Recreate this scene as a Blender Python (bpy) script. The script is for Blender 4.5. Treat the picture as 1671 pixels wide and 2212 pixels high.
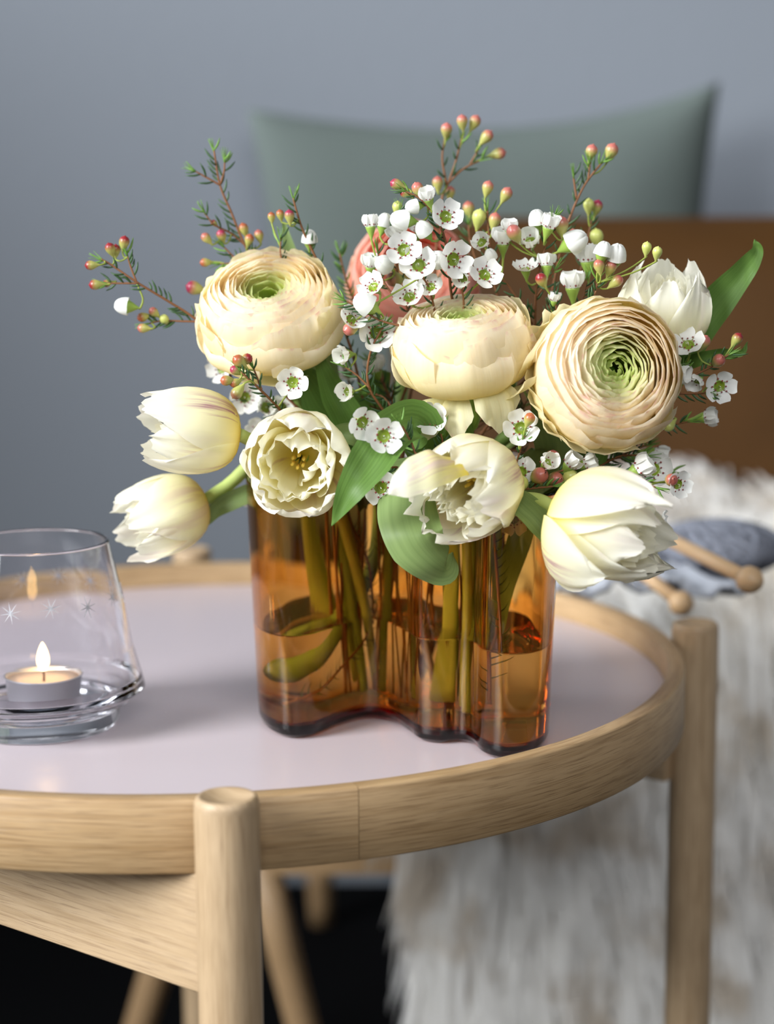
import bpy, math, random
import numpy as np
from mathutils import Vector, Matrix, noise as mnoise
random.seed(7); np.random.seed(7)
S = bpy.context.scene
for o in list(bpy.data.objects): bpy.data.objects.remove(o)
PI = math.pi

# ------------------------------------------------------------------ camera
CF, CT, CR, CH = 4008.0, 0.1628, -0.0057, 0.87      # focal px, pitch, roll, height
fw = Vector((0, math.cos(CT), -math.sin(CT))); up = Vector((0, math.sin(CT), math.cos(CT))); rt = Vector((1, 0, 0))
r2 = rt*math.cos(CR)+up*math.sin(CR); u2 = up*math.cos(CR)-rt*math.sin(CR)
cd = bpy.data.cameras.new('camera'); cam = bpy.data.objects.new('camera', cd); S.collection.objects.link(cam)
cam.matrix_world = Matrix(((r2.x, u2.x, -fw.x, 0), (r2.y, u2.y, -fw.y, 0), (r2.z, u2.z, -fw.z, CH), (0, 0, 0, 1)))
cd.sensor_fit = 'VERTICAL'; cd.sensor_height = 36; cd.lens = CF/2212*36
cd.clip_start = .05; cd.clip_end = 30
cd.dof.use_dof = True; cd.dof.focus_distance = 1.075; cd.dof.aperture_fstop = 3.4
S.camera = cam
def ray(px, py):
    x = px-835.5; y = py-1106; c, s = math.cos(CR), math.sin(CR)
    xc = (c*x+s*y)/CF; u = -(-s*x+c*y)/CF; c, s = math.cos(CT), math.sin(CT)
    return Vector((xc, c+u*s, -s+u*c))
def at(px, py, Y):                       # point of the place seen at a pixel, Y metres away
    r = ray(px, py); return r*(Y/r.y)+Vector((0, 0, CH))
def proj(p):                             # pixel of a point of the place
    v = Vector(p)-Vector((0, 0, CH)); d = v.dot(fw); return 835.5+CF*v.dot(r2)/d, 1106-CF*v.dot(u2)/d
def onz(px, py, z):
    r = ray(px, py); return r*((z-CH)/r.z)+Vector((0, 0, CH))

# ------------------------------------------------------------------ light
W = bpy.data.worlds.new('room_light'); S.world = W; W.use_nodes = True
W.node_tree.nodes['Background'].inputs[0].default_value = (.90, .94, 1.0, 1)
W.node_tree.nodes['Background'].inputs[1].default_value = .20
def area(name, loc, target, sx, sy, power, col, spread=180):
    l = bpy.data.lights.new(name, 'AREA'); l.shape = 'RECTANGLE'; l.size = sx; l.size_y = sy; l.energy = power; l.color = col
    l.spread = math.radians(spread)
    o = bpy.data.objects.new(name, l); S.collection.objects.link(o); o.location = loc
    o.rotation_euler = (Vector(target)-Vector(loc)).to_track_quat('-Z', 'Y').to_euler(); return o
area('window_light', (-2.1, -.15, 1.75), (.15, 1.15, .55), 1.3, 1.5, 22.5, (.95, .98, 1.0), 60)
area('wall_gradient_light', (-1.9, 1.9, 2.0), (.8, 2.25, 1.75), .9, 1.1, 29, (.92, .96, 1.0), 75)  # added lamp, brightens the back wall towards the upper right
area('front_fill_light', (.4, -1.2, 2.1), (.25, 2.3, 1.0), 1.4, 1.0, 12, (.97, .98, 1.0), 100)  # added fill lamp behind the camera, no window stands there
S.view_settings.view_transform = 'Standard'; S.view_settings.look = 'None'
S.view_settings.exposure = 0.0; S.view_settings.gamma = 1; S.view_settings.use_curve_mapping = False
cy = S.cycles
cy.use_denoising = True; cy.max_bounces = 20; cy.transmission_bounces = 16; cy.transparent_max_bounces = 16
cy.glossy_bounces = 6; cy.diffuse_bounces = 8; cy.volume_bounces = 0; cy.caustics_refractive = True; cy.caustics_reflective = True
cy.blur_glossy = .6; cy.sample_clamp_indirect = 6; cy.sample_clamp_direct = 0

# ------------------------------------------------------------------ helpers
def link(o): S.collection.objects.link(o); return o
def mesh(name, V, Fc, mats=(), uv=None, smooth=True, midx=None):
    me = bpy.data.meshes.new(name)
    me.from_pydata([tuple(v) for v in V], [], [tuple(f) for f in Fc])
    if uv is not None:
        l = me.uv_layers.new(name='UVMap'); li = np.empty(len(me.loops), np.int32); me.loops.foreach_get('vertex_index', li)
        l.data.foreach_set('uv', np.asarray(uv, np.float32)[li].ravel())
    for m in (mats if isinstance(mats, (list, tuple)) else [mats]): me.materials.append(m)
    if smooth: me.polygons.foreach_set('use_smooth', [True]*len(me.polygons))
    if midx is not None: me.polygons.foreach_set('material_index', midx)
    me.update(); return me
def obj(name, me, parent=None, M=None, color=None):
    o = link(bpy.data.objects.new(name, me))
    if parent is not None: o.parent = parent
    if M is not None: o.matrix_basis = M
    if color: o.color = color
    return o
def thing(name, label, cat, loc=(0, 0, 0), group=None):
    o = link(bpy.data.objects.new(name, None)); o.location = loc; o.empty_display_size = .01
    o['label'] = label; o['category'] = cat
    if group: o['group'] = group
    return o
def tag(o, label, cat, group=None, kind=None):
    if label: o['label'] = label
    if cat: o['category'] = cat
    if group: o['group'] = group
    if kind: o['kind'] = kind
    return o
def rel(root, M=Matrix()):               # world matrix -> local under an Empty that only translates
    return Matrix.Translation(-Vector(root.location)) @ M
def frame(axis, roll=0):
    z = Vector(axis).normalized(); x = Vector((1, 0, 0)); x = x-z*x.dot(z)
    if x.length < .15: x = Vector((0, 1, 0)); x = x-z*x.dot(z)
    x.normalize(); y = z.cross(x)
    M = Matrix(((x.x, y.x, z.x), (x.y, y.y, z.y), (x.z, y.z, z.z))).to_4x4()
    return M @ Matrix.Rotation(roll, 4, 'Z')
def smoothpath(P, n=6):
    P = [Vector(p) for p in P]
    if len(P) < 3: return [P[0].lerp(P[-1], i/n) for i in range(n+1)]
    Q = [P[0]*2-P[1]]+P+[P[-1]*2-P[-2]]; out = []
    for i in range(1, len(Q)-2):
        a, b, c, d = Q[i-1:i+3]
        for k in range(n):
            t = k/n; out.append(.5*((2*b)+(c-a)*t+(2*a-5*b+4*c-d)*t*t+(3*b-a-3*c+d)*t**3))
    out.append(P[-1]); return out
def densify(pr, e=.0006, step=.006):      # extra loops near the ends of long segments keep glass normals true
    out = [pr[0]]
    for a, b in zip(pr, pr[1:]):
        L_ = math.dist(a, b)
        if L_ > .0022:
            ts = [e/L_]+[i/max(1, int(L_/step)) for i in range(1, int(L_/step))]+[1-e/L_]
            out += [tuple(a[k]+(b[k]-a[k])*t for k in (0, 1)) for t in sorted(ts)]
        out.append(b)
    return out
class MB:                                # collects geometry for ONE mesh
    def __init__(s): s.V = []; s.F = []; s.UV = []; s.MI = []
    def add(s, V, F, UV=None, mi=0):
        b = len(s.V); s.V += [tuple(v) for v in V]; s.F += [tuple(i+b for i in f) for f in F]
        s.UV += list(UV) if UV is not None else [(0, 0)]*len(V); s.MI += [mi]*len(F)
    def tube(s, P, r0, r1=None, n=6, sub=4, mi=0, cap=True):
        P = smoothpath(P, sub) if sub else [Vector(p) for p in P]
        if r1 is None: r1 = r0
        N = len(P); V = []; UV = []; F = []; L = 0
        t = (P[1]-P[0]).normalized(); a = t.orthogonal().normalized()
        for i, p in enumerate(P):
            t = (P[min(i+1, N-1)]-P[max(i-1, 0)]).normalized(); a = (a-t*a.dot(t)).normalized(); b = t.cross(a)
            r = r0+(r1-r0)*i/(N-1) if not callable(r0) else r0(i/(N-1))
            if i: L += (P[i]-P[i-1]).length
            for k in range(n):
                g = 2*PI*k/n; V.append(p+(a*math.cos(g)+b*math.sin(g))*r); UV.append((L, k/n))
        for i in range(N-1):
            for k in range(n): F.append((i*n+k, i*n+(k+1) % n, (i+1)*n+(k+1) % n, (i+1)*n+k))
        if cap: F += [tuple(range(n))[::-1], tuple((N-1)*n+k for k in range(n))]
        s.add(V, F, UV, mi)
    def lathe(s, prof, n=24, M=Matrix(), mi=0, close=False):
        V = []; F = []; UV = []; m = len(prof)
        for i, (r, z) in enumerate(prof):
            for k in range(n):
                g = 2*PI*k/n; V.append(M @ Vector((r*math.cos(g), r*math.sin(g), z))); UV.append((k/n, i/(m-1)))
        for i in range(m-1):
            for k in range(n): F.append((i*n+k, i*n+(k+1) % n, (i+1)*n+(k+1) % n, (i+1)*n+k))
        if close:
            for k in range(n): F.append(((m-1)*n+k, (m-1)*n+(k+1) % n, (k+1) % n, k))
        s.add(V, F, UV, mi)
    def box(s, c, d, M=Matrix(), mi=0):
        c = Vector(c); V = []
        for i in range(8): V.append(M @ (c+Vector(((1 if i & 1 else -1)*d[0]/2, (1 if i & 2 else -1)*d[1]/2, (1 if i & 4 else -1)*d[2]/2))))
        s.add(V, [(0, 2, 3, 1), (4, 5, 7, 6), (0, 1, 5, 4), (2, 6, 7, 3), (0, 4, 6, 2), (1, 3, 7, 5)], None, mi)
    def mesh(s, name, mats, smooth=True): return mesh(name, s.V, s.F, mats, s.UV, smooth, s.MI)

# ------------------------------------------------------------------ materials
def mat(name):
    m = bpy.data.materials.new(name); m.use_nodes = True; nt = m.node_tree; nt.nodes.clear()
    out = nt.nodes.new('ShaderNodeOutputMaterial')
    def N(t, **kw):
        n = nt.nodes.new('ShaderNode'+t)
        for k, v in kw.items():
            if k.startswith('i_'): n.inputs[k[2:].replace('_', ' ')].default_value = v
            else: setattr(n, k, v)
        return n
    def L(a, b): nt.links.new(a, b)
    return m, out, N, L
def principled(name, col, rough=.5, spec=.5, **kw):
    m, out, N, L = mat(name); b = N('BsdfPrincipled')
    b.inputs['Base Color'].default_value = (*col, 1); b.inputs['Roughness'].default_value = rough
    b.inputs['Specular IOR Level'].default_value = spec
    for k, v in kw.items(): b.inputs[k].default_value = v
    L(b.outputs[0], out.inputs[0]); return m
def ramp(N, pts):
    r = N('ValToRGB'); e = r.color_ramp.elements
    while len(e) < len(pts): e.new(.5)
    for el, (p, c) in zip(e, pts): el.position = p; el.color = (*c, 1) if len(c) == 3 else c
    return r
def mixc(N, L, f, a, b, mode='MIX'):
    m = N('Mix', data_type='RGBA', blend_type=mode)
    for s, v in ((0, f), (6, a), (7, b)):
        if hasattr(v, 'node'): L(v, m.inputs[s])
        else: m.inputs[s].default_value = v if s == 0 else (*v, 1)
    return m.outputs[2]
def mth(N, L, op, a, b=None, clamp=False):
    m = N('Math', operation=op, use_clamp=clamp)
    for s, v in ((0, a), (1, b)):
        if v is None: continue
        if hasattr(v, 'node'): L(v, m.inputs[s])
        else: m.inputs[s].default_value = v
    return m.outputs[0]
def petal_shader(N, L, out, col, trans=.35, rough=.55, bump=None, bs=.3, bd=.0006):
    d = N('BsdfPrincipled'); d.inputs['Roughness'].default_value = rough; d.inputs['Specular IOR Level'].default_value = .25
    t = N('BsdfTranslucent'); mx = N('MixShader'); mx.inputs[0].default_value = trans
    if hasattr(col, 'node'): L(col, d.inputs['Base Color']); L(col, t.inputs[0])
    else: d.inputs['Base Color'].default_value = (*col, 1); t.inputs[0].default_value = (*col, 1)
    if bump is not None:
        b = N('Bump'); b.inputs['Strength'].default_value = bs; b.inputs['Distance'].default_value = bd
        L(bump, b.inputs['Height']); L(b.outputs[0], d.inputs['Normal'])
    L(d.outputs[0], mx.inputs[1]); L(t.outputs[0], mx.inputs[2]); L(mx.outputs[0], out.inputs[0])
def uvnoise(N, L, su, sv, scale=1, detail=3, rand=True):
    uv = N('UVMap'); mp = N('Mapping'); L(uv.outputs[0], mp.inputs[0]); mp.inputs['Scale'].default_value = (su, sv, 1)
    if rand:
        oi = N('ObjectInfo'); v = N('CombineXYZ'); L(mth(N, L, 'MULTIPLY', oi.outputs['Random'], 40), v.inputs[0])
        L(v.outputs[0], mp.inputs['Location'])
    n = N('TexNoise'); n.inputs['Scale'].default_value = scale; n.inputs['Detail'].default_value = detail
    L(mp.outputs[0], n.inputs[0]); return n.outputs[0], uv
def ranun_mat(name, base, mid, tip, fleck):
    m, out, N, L = mat(name)
    n, uv = uvnoise(N, L, 26, 1.6); sx = N('SeparateXYZ'); L(uv.outputs[0], sx.inputs[0]); v = sx.outputs[1]
    r = ramp(N, [(0, base), (.5, mid), (.95, tip)]); L(v, r.inputs[0])
    oi = N('ObjectInfo')                                        # object colour tints inner petals green
    c = mixc(N, L, 1.0, r.outputs[0], oi.outputs['Color'], 'MULTIPLY')
    vein = mth(N, L, 'MULTIPLY', mth(N, L, 'SUBTRACT', n, .5), .7)
    c = mixc(N, L, mth(N, L, 'ADD', vein, .04, True), c, (.90, .74, .42))
    n2, _ = uvnoise(N, L, 9, 2.5, 1.3)
    e = mth(N, L, 'MULTIPLY', mth(N, L, 'SUBTRACT', v, .94, True), 16, True)
    f = mth(N, L, 'MULTIPLY', e, mth(N, L, 'MULTIPLY', mth(N, L, 'SUBTRACT', n2, .52, True), 7, True))
    c = mixc(N, L, mth(N, L, 'MULTIPLY', f, .5), c, fleck)
    petal_shader(N, L, out, c, .52, .5, n, .35); return m
M_ran = ranun_mat('ranunculus_petal', (.94, .82, .36), (.98, .92, .64), (.98, .93, .81), (.72, .25, .33))
M_pink = ranun_mat('pink_ranunculus_petal', (.90, .72, .45), (.94, .62, .50), (.93, .58, .48), (.75, .2, .22))
def tulip_mat():
    m, out, N, L = mat('tulip_petal')
    n, uv = uvnoise(N, L, 11, .8, 1.0, 4); sx = N('SeparateXYZ'); L(uv.outputs[0], sx.inputs[0]); u, v = sx.outputs[0], sx.outputs[1]
    r = ramp(N, [(0, (.80, .62, .05)), (.18, (.93, .82, .24)), (.48, (.97, .94, .64)), (.85, (.985, .97, .86))]); L(v, r.inputs[0])
    oi = N('ObjectInfo'); sc = N('SeparateColor'); L(oi.outputs['Color'], sc.inputs[0])
    # red = flame strength, green = flame breadth
    du = mth(N, L, 'ABSOLUTE', mth(N, L, 'SUBTRACT', u, .5))
    band = mth(N, L, 'SUBTRACT', 1, mth(N, L, 'DIVIDE', du, mth(N, L, 'ADD', sc.outputs[1], .02)), True)
    rv = ramp(N, [(0, (0, 0, 0)), (.13, (.2, .2, .2)), (.28, (1, 1, 1)), (.55, (.8, .8, .8)), (.78, (0, 0, 0))]); L(v, rv.inputs[0])
    st = mth(N, L, 'MULTIPLY', mth(N, L, 'SUBTRACT', n, .50, True), 9, True)
    fl = mth(N, L, 'MULTIPLY', mth(N, L, 'MULTIPLY', band, rv.outputs[0]), mth(N, L, 'MULTIPLY', st, sc.outputs[0]), True)
    c = mixc(N, L, fl, r.outputs[0], (.34, .03, .24))
    n2, _ = uvnoise(N, L, 3, 1.2, 1.2); bl = mth(N, L, 'MULTIPLY', mth(N, L, 'MULTIPLY', mth(N, L, 'SUBTRACT', n2, .50, True), 2.6), sc.outputs[2], True)
    c = mixc(N, L, bl, c, (.72, .48, .62))
    n3, _ = uvnoise(N, L, 30, .8)
    petal_shader(N, L, out, c, .50, .42, n3, .2); return m
M_tul = tulip_mat()
def leafmat(name, a, b, trans=.25, su=24):
    m, out, N, L = mat(name); n, uv = uvnoise(N, L, su, .7)
    c = mixc(N, L, mth(N, L, 'MULTIPLY', n, 1.2, True), a, b); petal_shader(N, L, out, c, trans, .42, n, .25); return m
M_leaf = leafmat('tulip_leaf_green', (.06, .125, .02), (.14, .26, .055))
M_leafp = leafmat('pale_leaf_green', (.16, .24, .075), (.26, .36, .13), .2, 14)
M_sepal = leafmat('sepal_green', (.30, .42, .10), (.44, .54, .18))
M_stem = leafmat('stem_green', (.20, .36, .07), (.36, .52, .14), .15, 10)
M_stemp = leafmat('tulip_stem_green', (.42, .55, .12), (.58, .68, .24), .2, 8)
M_twig = principled('waxflower_twig', (.20, .085, .035), .6, .3)
M_twigg = principled('waxflower_green_twig', (.27, .33, .06), .5, .3)
M_needle = principled('needle_leaf', (.035, .085, .025), .45, .4)
M_needleg = principled('young_needle_leaf', (.13, .26, .04), .5, .4)
def mk(name, col, trans, rough=.5):
    m, out, N, L = mat(name); petal_shader(N, L, out, col, trans, rough); return m
M_wax = mk('waxflower_petal', (.90, .90, .86), .3, .35)
M_cup = principled('waxflower_cup', (.27, .40, .07), .4, .4)
M_disc = principled('waxflower_disc', (.20, .28, .02), .3, .5)
M_fil = principled('stamen_filament', (.85, .82, .75), .5)
M_anth = principled('stamen_anther', (.22, .03, .03), .5)
def budmat():
    m, out, N, L = mat('waxflower_bud'); uv = N('UVMap'); sx = N('SeparateXYZ'); L(uv.outputs[0], sx.inputs[0])
    oi = N('ObjectInfo'); r = ramp(N, [(0, (0, 0, 0)), (.38, (.15, .15, .15)), (.64, (1, 1, 1))]); L(sx.outputs[1], r.inputs[0])
    c = mixc(N, L, r.outputs[0], (.42, .45, .12), oi.outputs['Color'])
    b = N('BsdfPrincipled'); L(c, b.inputs['Base Color']); b.inputs['Roughness'].default_value = .32; L(b.outputs[0], out.inputs[0]); return m
M_bud = budmat()
def wood(name, a, b, dark, su=3.0, sv=90, pores=1.0, rough=.45):
    m, out, N, L = mat(name)
    uv = N('UVMap'); mp = N('Mapping'); L(uv.outputs[0], mp.inputs[0]); mp.inputs['Scale'].default_value = (su, sv, 1)
    oi = N('ObjectInfo'); v = N('CombineXYZ'); L(mth(N, L, 'MULTIPLY', oi.outputs['Random'], 30), v.inputs[0]); L(v.outputs[0], mp.inputs['Location'])
    w = N('TexNoise'); w.inputs['Scale'].default_value = 1.6; w.inputs['Detail'].default_value = 5; w.inputs['Distortion'].default_value = .8; L(mp.outputs[0], w.inputs[0])
    r = ramp(N, [(.3, b), (.5, a), (.7, tuple(.5*(x+y) for x, y in zip(a, b)))]); L(w.outputs[0], r.inputs[0])
    mp2 = N('Mapping'); L(uv.outputs[0], mp2.inputs[0]); mp2.inputs['Scale'].default_value = (su*11, sv*20, 1); L(v.outputs[0], mp2.inputs['Location'])
    p = N('TexNoise'); p.inputs['Scale'].default_value = 1; p.inputs['Detail'].default_value = 2; L(mp2.outputs[0], p.inputs[0])
    pr = ramp(N, [(.56, (0, 0, 0)), (.68, (1, 1, 1))]); L(p.outputs[0], pr.inputs[0])
    mp3 = N('Mapping'); L(uv.outputs[0], mp3.inputs[0]); mp3.inputs['Scale'].default_value = (su*4, sv*.5, 1); L(v.outputs[0], mp3.inputs['Location'])
    q = N('TexNoise'); q.inputs['Detail'].default_value = 3; q.inputs['Scale'].default_value = 2; L(mp3.outputs[0], q.inputs[0])
    c = mixc(N, L, mth(N, L, 'MULTIPLY', mth(N, L, 'SUBTRACT', q.outputs[0], .45, True), 1.6, True), r.outputs[0], b)
    mp4 = N('Mapping'); L(uv.outputs[0], mp4.inputs[0]); mp4.inputs['Scale'].default_value = (su*6, sv*7.5, 1); L(v.outputs[0], mp4.inputs['Location'])
    p4 = N('TexNoise'); p4.inputs['Detail'].default_value = 1; p4.inputs['Scale'].default_value = 1; L(mp4.outputs[0], p4.inputs[0])
    pr4 = ramp(N, [(.57, (0, 0, 0)), (.66, (1, 1, 1))]); L(p4.outputs[0], pr4.inputs[0])
    c = mixc(N, L, mth(N, L, 'MULTIPLY', pr4.outputs[0], .42*pores), c, dark)
    c = mixc(N, L, mth(N, L, 'MULTIPLY', pr.outputs[0], .75*pores), c, dark)
    bs = N('BsdfPrincipled'); L(c, bs.inputs['Base Color']); bs.inputs['Roughness'].default_value = rough
    bu = N('Bump'); bu.inputs['Strength'].default_value = .35; bu.inputs['Distance'].default_value = .0004; bu.invert = True
    L(pr.outputs[0], bu.inputs['Height']); L(bu.outputs[0], bs.inputs['Normal']); L(bs.outputs[0], out.inputs[0]); return m
M_oak = wood('oiled_oak', (.47, .315, .165), (.36, .225, .105), (.21, .12, .05))
M_oakl = wood('pale_oak', (.50, .36, .22), (.38, .26, .145), (.27, .17, .09))
M_chairwood = wood('chair_wood', (.42, .27, .14), (.34, .21, .10), (.2, .12, .06))

# ------------------------------------------------------------------ setting
def wallmat(name, col, rough=.9):
    m, out, N, L = mat(name); tc = N('TexCoord'); n = N('TexNoise'); n.inputs['Scale'].default_value = 40; L(tc.outputs['Object'], n.inputs[0])
    b = N('BsdfPrincipled'); b.inputs['Base Color'].default_value = (*col, 1); b.inputs['Roughness'].default_value = rough
    bu = N('Bump'); bu.inputs['Strength'].default_value = .15; bu.inputs['Distance'].default_value = .002
    L(n.outputs[0], bu.inputs['Height']); L(bu.outputs[0], b.inputs['Normal']); L(b.outputs[0], out.inputs[0]); return m
WY = 2.55; FZ = -.09
mb = MB(); mb.box((0, WY+.05, 1.25), (6, .1, 2.7)); tag(obj('wall_back', mb.mesh('wall_back', wallmat('wall_paint', (.255, .28, .318)), False)), 'matt blue-grey painted wall behind the chair', None, None, 'structure')
mb = MB(); mb.box((0, .3, FZ-.05), (6, 4.5, .1)); tag(obj('floor', mb.mesh('floor', principled('dark_floor', (.004, .004, .0045), .9, .05), False)), 'near-black floor under the table', None, None, 'structure')

# ------------------------------------------------------------------ tray table
TC = Vector((-.1284, 1.27, 0)); TR = .333; LEGTOP = CH-.298; RT = LEGTOP-.0084; RB = LEGTOP-.0497; TZ = RT-.0185
PH = math.radians(-82.7); RL = .3545
table = thing('tray_table', 'round oak tray table with a pale lilac top and four round legs', 'table', (TC.x, TC.y, 0))
def arc(a0, a1, n):
    prof = [(TR-.0115, RB+.001), (TR-.001, RB), (TR, RB+.0012), (TR, RT-.0016), (TR-.0008, RT-.0004), (TR-.0020, RT), (TR-.0100, RT), (TR-.0112, RT-.0008), (TR-.0120, RT-.0020), (TR-.0120, RB+.002)]
    V = []; UV = []; F = []; m = len(prof); acc = [0]
    for i in range(1, m): acc.append(acc[-1]+math.dist(prof[i], prof[i-1]))
    for i in range(n+1):
        a = a0+(a1-a0)*i/n
        for j, (r, z) in enumerate(prof): V.append((r*math.cos(a), r*math.sin(a), z)); UV.append((a*TR, acc[j]))
    for i in range(n):
        for j in range(m): F.append((i*m+j, (i+1)*m+j, (i+1)*m+(j+1) % m, i*m+(j+1) % m))
    F += [tuple(range(m)), tuple(n*m+j for j in range(m))[::-1]]
    return mesh('tray_rim', V, F, M_oak, UV)
sa = onz(787, 1712, RT)-TC; seam = math.atan2(sa.y, sa.x)
for k in range(2): 
    o = obj('tray_rim', arc(seam+.0006+PI*k*1.25 if k else seam+.0006, (seam+2*PI-.0006) if k else seam+PI*1.25-.0006, 150), table)
    m_ = o.modifiers.new('e', 'EDGE_SPLIT'); m_.split_angle = math.radians(40)
mb = MB(); R_ = TR-.0125; mb.lathe([(0, TZ), (R_*.5, TZ), (R_, TZ), (R_, TZ-.008), (0, TZ-.008)], 128)
m, out, N, L = mat('lilac_laminate'); b = N('BsdfPrincipled'); b.inputs['Base Color'].default_value = (.58, .50, .53, 1); b.inputs['Roughness'].default_value = .30; b.inputs['Specular IOR Level'].default_value = .6; L(b.outputs[0], out.inputs[0])
obj('tray_panel', mb.mesh('tray_panel', m, False), table)
LR = .017
def legmesh():
    mb = MB(); pr = []
    H = LEGTOP
    for z in np.linspace(FZ+.002, H-.006, 10): pr.append((LR*(.985+.015*z/H), z))
    pr += [(LR*.985, H-.003), (LR*.93, H-.001), (LR*.86, H), (LR*.78, H-.0006), (LR*.6, H-.002), (LR*.3, H-.0033), (0.0001, H-.0037)]
    pr = [(LR*.93, FZ)]+pr
    V = []; F = []; UV = []; n = 32
    for (r, z) in pr:
        for k in range(n): g = 2*PI*k/n; V.append((r*math.cos(g), r*math.sin(g), z)); UV.append((z if z < H-.004 else z+ (LR-r)*math.cos(g), k/n*2*PI*LR if z < H-.004 else r*math.sin(g)))
    for i in range(len(pr)-1):
        for k in range(n): F.append((i*n+k, i*n+(k+1) % n, (i+1)*n+(k+1) % n, (i+1)*n+k))
    F.append(tuple(range(n))[::-1]); return mesh('leg', V, F, M_oakl, UV)
lm = legmesh(); LP = []
for k in range(4):
    a = PH+k*PI/2; p = Vector((RL*math.cos(a), RL*math.sin(a), 0)); LP.append(p); obj('leg', lm, table, Matrix.Translation(p) @ Matrix.Rotation(-.55, 4, 'Z'))
def bar(p, q, z0, z1, w):
    d = (q-p).normalized(); n_ = Vector((-d.y, d.x, 0)); Lg = (q-p).length; V = []; UV = []; F = []
    prof = [(-w/2, z0+.001), (-w/2+.001, z0), (w/2-.001, z0), (w/2, z0+.001), (w/2, z1-.001), (w/2-.001, z1), (-w/2+.001, z1), (-w/2, z1-.001)]; m = 8; acc = [0]
    for i in range(1, m): acc.append(acc[-1]+math.dist(prof[i], prof[i-1]))
    for i in range(2):
        for j, (s, z) in enumerate(prof): V.append(p+d*(LR*.6+(Lg-LR*1.2)*i)+n_*s+Vector((0, 0, z))); UV.append((Lg*i, acc[j]))
    F = [(j, (j+1) % m, m+(j+1) % m, m+j) for j in range(m)]+[tuple(range(m))[::-1], tuple(range(m, 2*m))]
    return mesh('crossbar', V, F, M_oakl, UV, False)
for i_, j_ in ((0, 3), (1, 2)):
    inn = (LP[i_]+LP[j_]).normalized()*-.014
    obj('crossbar', bar(LP[i_]+inn, LP[j_]+inn, RB-.067, RB, .02), table)

# ------------------------------------------------------------------ vase
FP = [(-.083, 1.164), (-.077, 1.128), (-.0625, 1.109), (-.0455, 1.113), (-.029, 1.137), (-.0125, 1.1520), (.001, 1.144), (.0120, 1.118), (.0185, 1.102), (.0316, 1.0955), (.0425, 1.0985), (.0500, 1.091), (.0560, 1.071), (.068, 1.0605), (.084, 1.065), (.0945, 1.084), (.0995, 1.115), (.0975, 1.150), (.084, 1.178), (.058, 1.186), (.036, 1.196), (.018, 1.219), (-.010, 1.237), (-.044, 1.234), (-.071, 1.206)]
def closed(P, n=10):
    out = []; N_ = len(P)
    for i in range(N_):
        a, b, c, d = [Vector(P[(i+k-1) % N_]) for k in range(4)]
        for k in range(n):
            t = k/n; out.append(.5*((2*b)+(c-a)*t+(2*a-5*b+4*c-d)*t*t+(3*b-a-3*c+d)*t**3))
    return out
FPc = closed(FP, 8); NF = len(FPc); VC = Vector((.008, 1.148)); ZB = TZ+.0002; VH = .160
def ring(off, z, t):                      # offset inward by off, flared by height t
    o = []
    for i in range(NF):
        d = FPc[(i+1) % NF]-FPc[i-1]; n_ = Vector((-d.y, d.x)).normalized()
        p = FPc[i]+n_*off; p = VC+(p-VC)*(1+.065*t); o.append((p.x, p.y, z))
    return o
def rings_mesh(name, prof, mats, capb=True, capt=True, close=False):
    V = []; F = []; m = len(prof)
    for off, z in prof: V += ring(off, ZB+z, max(0, z)/VH)
    for i in range(m-1):
        for k in range(NF): F.append((i*NF+k, i*NF+(k+1) % NF, (i+1)*NF+(k+1) % NF, (i+1)*NF+k))
    if capb: F.append(tuple(range(NF))[::-1])
    if capt: F.append(tuple((m-1)*NF+k for k in range(NF)))
    me = mesh(name, V, F, mats)
    for p in me.polygons:
        if len(p.vertices) > 8: p.use_smooth = False
    return me
m, out, N, L = mat('amber_glass'); M_amber = m
g = N('BsdfGlass'); g.inputs['Color'].default_value = (1, .985, .96, 1); g.inputs['Roughness'].default_value = 0; g.inputs['IOR'].default_value = 1.45
va = N('VolumeAbsorption'); va.inputs['Color'].default_value = (.91, .63, .0, 1); va.inputs['Density'].default_value = 300
L(g.outputs[0], out.inputs[0]); L(va.outputs[0], out.inputs[1])
vz = np.linspace(.02, VH-.002, 7)
prof = [(.0084, 0), (.0075, 0), (.0045, .0006), (.0015, .0028), (.0002, .0065)]+[(0, z) for z in vz]+[(.0006, VH-.0004), (.0017, VH), (.0028, VH-.0004)]+[(.0034, z) for z in vz[::-1]]+[(.0045, .0105), (.0075, .0078), (.0104, .0068), (.0110, .0067)]
prof = densify(prof)
vase = obj('amber_vase', rings_mesh('amber_vase', prof, M_amber)); me = vase.data
tag(vase, 'wavy amber glass vase half filled with water, holding the bouquet', 'vase')
m, out, N, L = mat('vase_water'); g = N('BsdfGlass'); g.inputs['Color'].default_value = (1, 1, 1, 1); g.inputs['IOR'].default_value = 1.33; L(g.outputs[0], out.inputs[0])
WZ = .066
water = obj('water', rings_mesh('water', densify([(.0110, .0065), (.0104, .0066), (.0073, .0076), (.0043, .0103), (.0032, .02), (.0032, WZ-.0006), (.0034, WZ-.0001), (.0040, WZ), (.0055, WZ)]), m))
tag(water, 'clear water standing inside the amber vase', 'water')

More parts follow.
